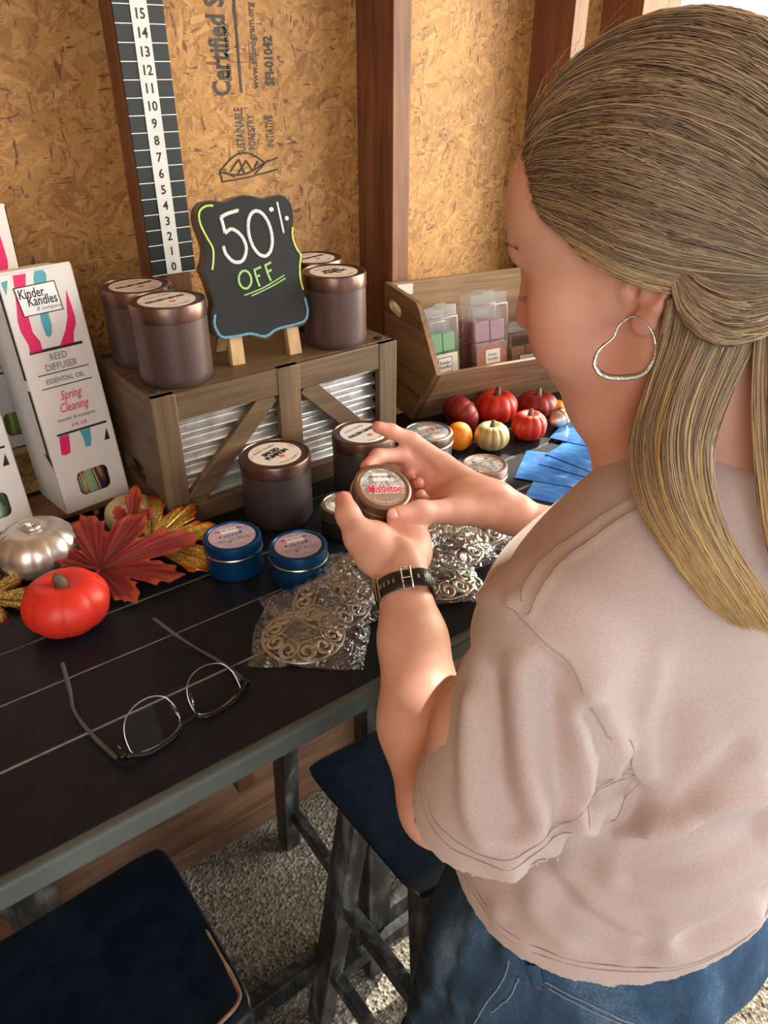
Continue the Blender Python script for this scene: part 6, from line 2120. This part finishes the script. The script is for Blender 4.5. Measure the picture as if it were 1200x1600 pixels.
def sheet(ga, gb, gc, N, K, depth, tone0, tone1, rad=0.00045, spread=0.006, back=0.004, under=True, flare=0.0):
    G = [resample(g, K) for g in (ga, gb, gc) if g is not None]
    G = np.array(G)

    def at_s(s):
        x = s * (len(G) - 1)
        i = np.clip(x.astype(int), 0, len(G) - 2)
        fr = (x - i)[:, None, None]
        return G[i] * (1 - fr) + G[i + 1] * fr
    view = np.array([-0.45, -0.55, 0.70])
    s = rng.random(N)
    P = at_s(s)
    tt = np.linspace(0, 1, K)[None, :]
    P = P + view * (rng.random((N, 1)) * depth * (0.35 + 0.65 * np.sin(PI * np.clip(tt, 0, 1))) * (1 - np.abs(2 * s[:, None] - 1) ** 3 * 0.8))[..., None]
    wv = np.stack([np.sin(tt * (4 + 5 * rng.random((N, 1))) + 6 * rng.random((N, 1))) * rng.normal(size=(N, 1)) for _ in range(3)], -1)
    P = P + wv * spread * 0.25 * (0.3 + tt[..., None])
    ln = 0.86 + 0.14 * rng.random((N, 1))
    # shorten some strands so the ends taper unevenly
    idx = tt * ln * (K - 1)
    i0 = np.clip(idx.astype(int), 0, K - 2)
    fr = (idx - i0)[..., None]
    I = np.arange(N)[:, None]
    P = P[I, i0] * (1 - fr) + P[I, i0 + 1] * fr
    rr = rad * (0.6 + 0.8 * rng.random((N, 1))) * (1 - 0.75 * tt ** 6)
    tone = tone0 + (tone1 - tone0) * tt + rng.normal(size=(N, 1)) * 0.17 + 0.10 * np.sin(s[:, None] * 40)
    add_hair(*strands(P, rr, np.clip(tone, 0, 1)))
    if under:
        m = 120
        ss = np.linspace(0.02, 0.98, m)
        U = at_s(ss)[:, :int(K * 0.93)] - view * back
        kk_ = U.shape[1]
        U = U + view * (0.0014 * (rng.random((m, 1)) - 0.5))[..., None]
        ids = np.arange(m * kk_).reshape(m, kk_)
        Qs = np.stack([ids[:-1, :-1], ids[1:, :-1], ids[1:, 1:], ids[:-1, 1:]], -1).reshape(-1, 4)
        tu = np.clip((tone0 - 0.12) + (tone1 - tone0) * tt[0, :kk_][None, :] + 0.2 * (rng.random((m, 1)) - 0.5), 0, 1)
        add_hair(U.reshape(-1, 3), Qs, tu.reshape(-1))


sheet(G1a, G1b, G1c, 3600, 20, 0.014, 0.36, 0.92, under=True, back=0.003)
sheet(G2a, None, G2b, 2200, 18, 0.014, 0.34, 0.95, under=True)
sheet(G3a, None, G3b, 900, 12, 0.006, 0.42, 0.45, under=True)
# fine stray hairs along the hairline and across the nape
Nf = 150
a = 0.20 + 0.36 * rng.random(Nf)
tb = rng.random((Nf, 1)) * 0.30
K = 12
s_ = np.linspace(0, 1, K)[None, :]
q = cap_path(a, np.clip(tb + s_ * 0.22, 0, 1))
P = to_world(q, 0.002 + 0 * s_ + 0 * tb)
Lf = 0.004 + 0.010 * rng.random((Nf, 1))
ph = rng.random((Nf, 1)) * 6.28
out_ = q @ HM
curl = np.stack([np.sin(s_ * 6 + ph), np.cos(s_ * 5 + ph), np.sin(s_ * 4 + 2 * ph)], -1)
P = P[:, :1] + out_ * (Lf * s_ ** 0.8)[..., None] + curl * (0.45 * Lf * s_)[..., None] + (P - P[:, :1]) * 0.8
add_hair(*strands(P, np.full((Nf, K), 0.00010), np.full((Nf, K), 0.9)))
HVV = np.concatenate(hv); HQQ = np.concatenate(hq); HTT = np.concatenate(ht)
hair = np_mesh('hair', HVV, HQQ, M['hair'], person)
at = hair.data.attributes.new('tone', 'FLOAT', 'POINT')
if len(hair.data.vertices) == len(HTT):
    at.data.foreach_set('value', HTT.astype(np.float32))

# eyelashes and brows
lash = []
for s in (1, -1):
    for k in range(9):
        u_k = 0.35 + 0.65 * k / 8
        b0 = np.array([0.0895 - 0.010 * u_k ** 2, s * (0.022 + 0.025 * u_k), -0.0005])
        lash.append(np.stack([H(*(b0 + np.array([0.011, s * 0.004 * u_k, -0.002]) * v + np.array([0, 0, 0.003]) * v * v)) for v in np.linspace(0, 0.75, 6)]))
L_ = np.array(lash)
V, Q, T_ = strands(L_, np.linspace(0.00022, 0.00006, 6)[None, :].repeat(len(L_), 0), np.zeros(L_.shape[:2]))
np_mesh('eyelashes', V, Q, M['black'], body_o).location = -Vector(person.location)
br = []
for s in (1, -1):
    for k in range(90):
        u_k = rng.random()
        b0 = np.array([0.0990 - 0.020 * u_k ** 2, s * (0.010 + 0.040 * u_k), 0.031 + 0.006 * math.sin(u_k * 2.6) + 0.003 * rng.random()])
        br.append(np.stack([H(*(b0 + np.array([0.0015 - 0.004 * u_k, s * 0.006, 0.002]) * v)) for v in np.linspace(0, 1, 5)]))
L_ = np.array(br)
V, Q, T_ = strands(L_, np.full(L_.shape[:2], 0.00022), np.zeros(L_.shape[:2]))
np_mesh('eyebrows', V, Q, plain('light_brown_brow', (0.42, 0.26, 0.17), 0.6), body_o).location = -Vector(person.location)

# ================================================================== EARRING, WATCH
silver = plain('hammered_silver', (0.50, 0.47, 0.40), 0.24, 1.0, 0.1, 300, 0.4)
pts = smooth_line(EAR, 6)
n_ = len(pts)
rad = [0.0007 + 0.0013 * max(0, math.sin(PI * (i / n_ - 0.18) / 0.75)) ** 2 if 0.18 < i / n_ < 0.93 else 0.0007 for i in range(n_)]
MB().tube(pts, rad, 10, flat=0.55, flat_up=tuple(np.cross(A3((0.79, -0.61, 0.0)), A3((0.30, 0.40, 0.86))))).build('earring', silver, person, smooth=80).location = -Vector(person.location)

ax_ = Vector((EL - WL)).normalized()
wc = Vector(WL) + ax_ * 0.014
to_cam = (Vector((0, 0, 1.58)) - wc); to_cam = (to_cam - ax_ * to_cam.dot(ax_)).normalized()
sd = ax_.cross(to_cam).normalized()
strap = thing('watch_strap', (0, 0, 0))
strap.parent = person; strap.location = -Vector(person.location)


_al = (bV - np.array(wc)) @ np.array(ax_)
_sl = bV[np.abs(_al) < 0.009] - np.array(wc)
_x = _sl @ np.array(sd); _y = _sl @ np.array(to_cam)
_rr = np.hypot(_x, _y); _ok = _rr < 0.045
_ang = np.arctan2(_y, _x)[_ok]; _rr = _rr[_ok]
WRAD = np.array([np.percentile(_rr[np.abs((_ang - t_ + PI) % (2 * PI) - PI) < 0.12], 92) for t_ in np.linspace(0, 2 * PI, 73)[:-1]])
for _ in range(3):
    WRAD = (np.roll(WRAD, 1) + 2 * WRAD + np.roll(WRAD, -1)) / 4


def ring_at(a, out, along):
    f = (a % (2 * PI)) / (2 * PI) * 72
    r_ = WRAD[int(f) % 72] * (1 - f % 1) + WRAD[(int(f) + 1) % 72] * (f % 1)
    rx = ry = float(r_) + 0.0006 + out
    return wc + ax_ * along + sd * (rx * math.cos(a)) + to_cam * (ry * math.sin(a))


mb = MB()
prof_ = [(0.0, -0.0090), (0.0014, -0.0100), (0.0026, -0.0088), (0.0030, 0.0), (0.0026, 0.0088), (0.0014, 0.0100), (0.0, 0.0090), (-0.001, 0.0)]
mb.grid(lambda u, v: tuple(ring_at(2 * PI * u, *prof_[int(round(v * 8)) % 8])), 72, 9, closed_u=True)
bpy.data.objects.remove(strap)
strap = mb.build('watch_strap', plain('black_watch_leather', (0.012, 0.012, 0.013), 0.35, bmp=0.1), person, smooth=60)
strap.location = -Vector(person.location)
for i, a_ in enumerate(np.radians([118, 128, 138, 148, 158, 74, 64, 54, 44])):
    p0_ = ring_at(a_, 0.0031, 0)
    MB().beam(ring_at(a_, 0.0032, -0.0022), ring_at(a_, 0.0032, 0.0022), 0.0018, 0.0010, tuple(p0_ - wc)).build('strap_hole', M['greyprint'], strap)
for a_, wdt in ((98, 0.0085), (35, 0.0050)):
    a_ = R(a_)
    loop = [ring_at(a_ - wdt / 2 / 0.03, 0.0040, -0.0118), ring_at(a_ + wdt / 2 / 0.03, 0.0040, -0.0118), ring_at(a_ + wdt / 2 / 0.03, 0.0040, 0.0118), ring_at(a_ - wdt / 2 / 0.03, 0.0040, 0.0118)]
    MB().tube(loop, 0.0011, 8, closed=True).build('buckle', silver, strap, smooth=60)
MB().tube([ring_at(R(88), 0.0046, 0), ring_at(R(104), 0.0046, 0)], 0.0007, 8).build('buckle_pin', silver, strap, smooth=60)


# ================================================================== SEAMS
def on_cloth(V, N, pts, lift=0.0006, k=10):
    P = resample(pts, k * len(pts))
    out = []
    for p in P:
        d = ((V - p) ** 2).sum(1)
        i = np.argpartition(d, 4)[:4]
        wt = 1 / (d[i] + 1e-8)
        out.append(((V[i] + N[i] * lift) * wt[:, None]).sum(0) / wt.sum())
    out = np.array(out)
    out[1:-1] = (out[:-2] + 2 * out[1:-1] + out[2:]) / 4
    return out


sN, _ = normals(sV, sQ)


def seam(name, pts, V, N, m, parent, r=0.0005, lift=0.0005):
    o = MB().tube([tuple(p) for p in on_cloth(V, N, pts, lift)], r, 5).build(name, m, parent, smooth=60)
    return o


# ribbed collar round the neck opening
nd = np.linalg.norm((sV - ncen) / A3((0.066, 0.074, 0.060)), axis=1)
cm = (nd > 0.99) & (nd < 1.10) & ((sN * (sV - ncen)).sum(1) > -0.02)
cv = sV[cm]
th_ = np.arctan2(cv[:, 1] - ncen[1], cv[:, 0] - ncen[0])
loop_ = []
for b_ in range(72):
    a_ = b_ / 72 * 2 * PI - PI
    w_ = np.abs((th_ - a_ + PI) % (2 * PI) - PI) < 0.09
    if w_.any():
        loop_.append(cv[w_].mean(0))
loop_ = np.array(loop_)
for _ in range(3):
    loop_ = (np.roll(loop_, 1, 0) + 2 * loop_ + np.roll(loop_, -1, 0)) / 4
if len(loop_) > 30:
    cb = MB()
    cb.tube([tuple(p) for p in loop_], 0.0075, 10, closed=True, flat=0.30, flat_up=(0, 0, 1))
    cb.build('collar', M['jersey'], shirt, smooth=80).location = -Vector(person.location)

SEAM_LINES = [
    ('armhole_seam', [(0.3108,0.2666,1.2734),(0.3088,0.2368,1.2656),(0.3172,0.2134,1.2466),(0.3568,0.197,1.1728),(0.369,0.1818,1.1409),(0.3622,0.1814,1.125),(0.3515,0.1835,1.1021)]),
    ('shoulder_seam', [(0.3135,0.2621,1.277),(0.3271,0.2689,1.2858),(0.3633,0.2749,1.2937),(0.4023,0.2687,1.3094),(0.427,0.2592,1.3235)]),
    ('shoulder_seam', [(0.3105,0.2515,1.2736),(0.3263,0.2562,1.2865),(0.3599,0.2624,1.295),(0.3956,0.2592,1.3067),(0.4175,0.2528,1.3168)]),
]
DENIM_LINES = [
    ('side_seam', [(0.295,0.2169,0.948),(0.2926,0.2176,0.9225),(0.2776,0.2225,0.8874),(0.2743,0.2328,0.8338)]),
    ('waistband_seam', [(0.3094,0.1893,0.9421),(0.3272,0.1577,0.937),(0.3491,0.1278,0.9261),(0.3809,0.1105,0.9145)]),
    ('waistband_seam', [(0.3102,0.1855,0.9381),(0.3253,0.1557,0.9337),(0.3455,0.1288,0.9247),(0.378,0.1094,0.9109)]),
    ('pocket_seam', [(0.2989,0.2077,0.9325),(0.2917,0.2078,0.9124),(0.2801,0.2157,0.8894)]),
]
LOOP = [(0.3059,0.2012,0.9575),(0.3065,0.1926,0.9374)]


def ring_seam(name, P0, Nrm, dist, centre, radius, r=0.00045):
    # stitching that runs parallel to a cut edge
    d = (sV - P0) @ Nrm + dist
    m = (np.abs(d) < 0.0022) & (np.linalg.norm(sV - centre, axis=1) < radius)
    V_ = sV[m] + sN[m] * 0.0004
    a1 = np.cross(Nrm, [0.1, 0.9, 0.3]); a1 /= np.linalg.norm(a1)
    a2 = np.cross(Nrm, a1)
    c_ = V_.mean(0)
    th = np.arctan2((V_ - c_) @ a2, (V_ - c_) @ a1)
    nb = 90
    pts_ = []
    for b_ in range(nb):
        w_ = np.abs((th - (b_ / nb * 2 * PI - PI) + PI) % (2 * PI) - PI) < 2 * PI / nb
        if w_.any():
            g_ = V_[w_]
            rr_ = np.linalg.norm(g_ - c_, axis=1)
            pts_.append(g_[rr_ >= np.percentile(rr_, 50)].mean(0))
    pts_ = np.array(pts_)
    pts_ = (np.roll(pts_, 1, 0) + 2 * pts_ + np.roll(pts_, -1, 0)) / 4
    MB().tube([tuple(p) for p in pts_], r, 5, closed=True).build(name, M['seam_thread'], shirt, smooth=60).location = -Vector(person.location)


for dd in (0.018, 0.0235):
    ring_seam('sleeve_stitching', SHP, SHN, dd, SHP, 0.12)
    ring_seam('hem_stitching', HEMP, -HEMN, dd, A3((0.458, 0.238, 0.95)), 0.3)
for nm, pl in SEAM_LINES:
    seam(nm, pl, sV, sN, M['seam_thread'], shirt).location = -Vector(person.location)
for nm, pl in DENIM_LINES:
    seam(nm, pl, jV, jN, M['denim_thread'], jeans, 0.0007, 0.0006).location = -Vector(person.location)
lp = on_cloth(jV, jN, LOOP, 0.003)
MB().tube([tuple(p) for p in lp], 0.006, 8, flat=0.25, flat_up=tuple(jN[((jV - lp[0]) ** 2).sum(1).argmin()])).build('belt_loop', M['denim'], jeans, smooth=60).location = -Vector(person.location)
rp = on_cloth(jV, jN, [LOOP[1], tuple(np.array(LOOP[1]) + 0.001)], 0.001)[0] 
MB().lathe([(0.0001, -0.0022), (0.0035, -0.001), (0.0042, 0.0008), (0.0001, 0.0022)], 14, c=tuple(rp)).build('rivet', M['frame_metal'], jeans).location = -Vector(person.location)
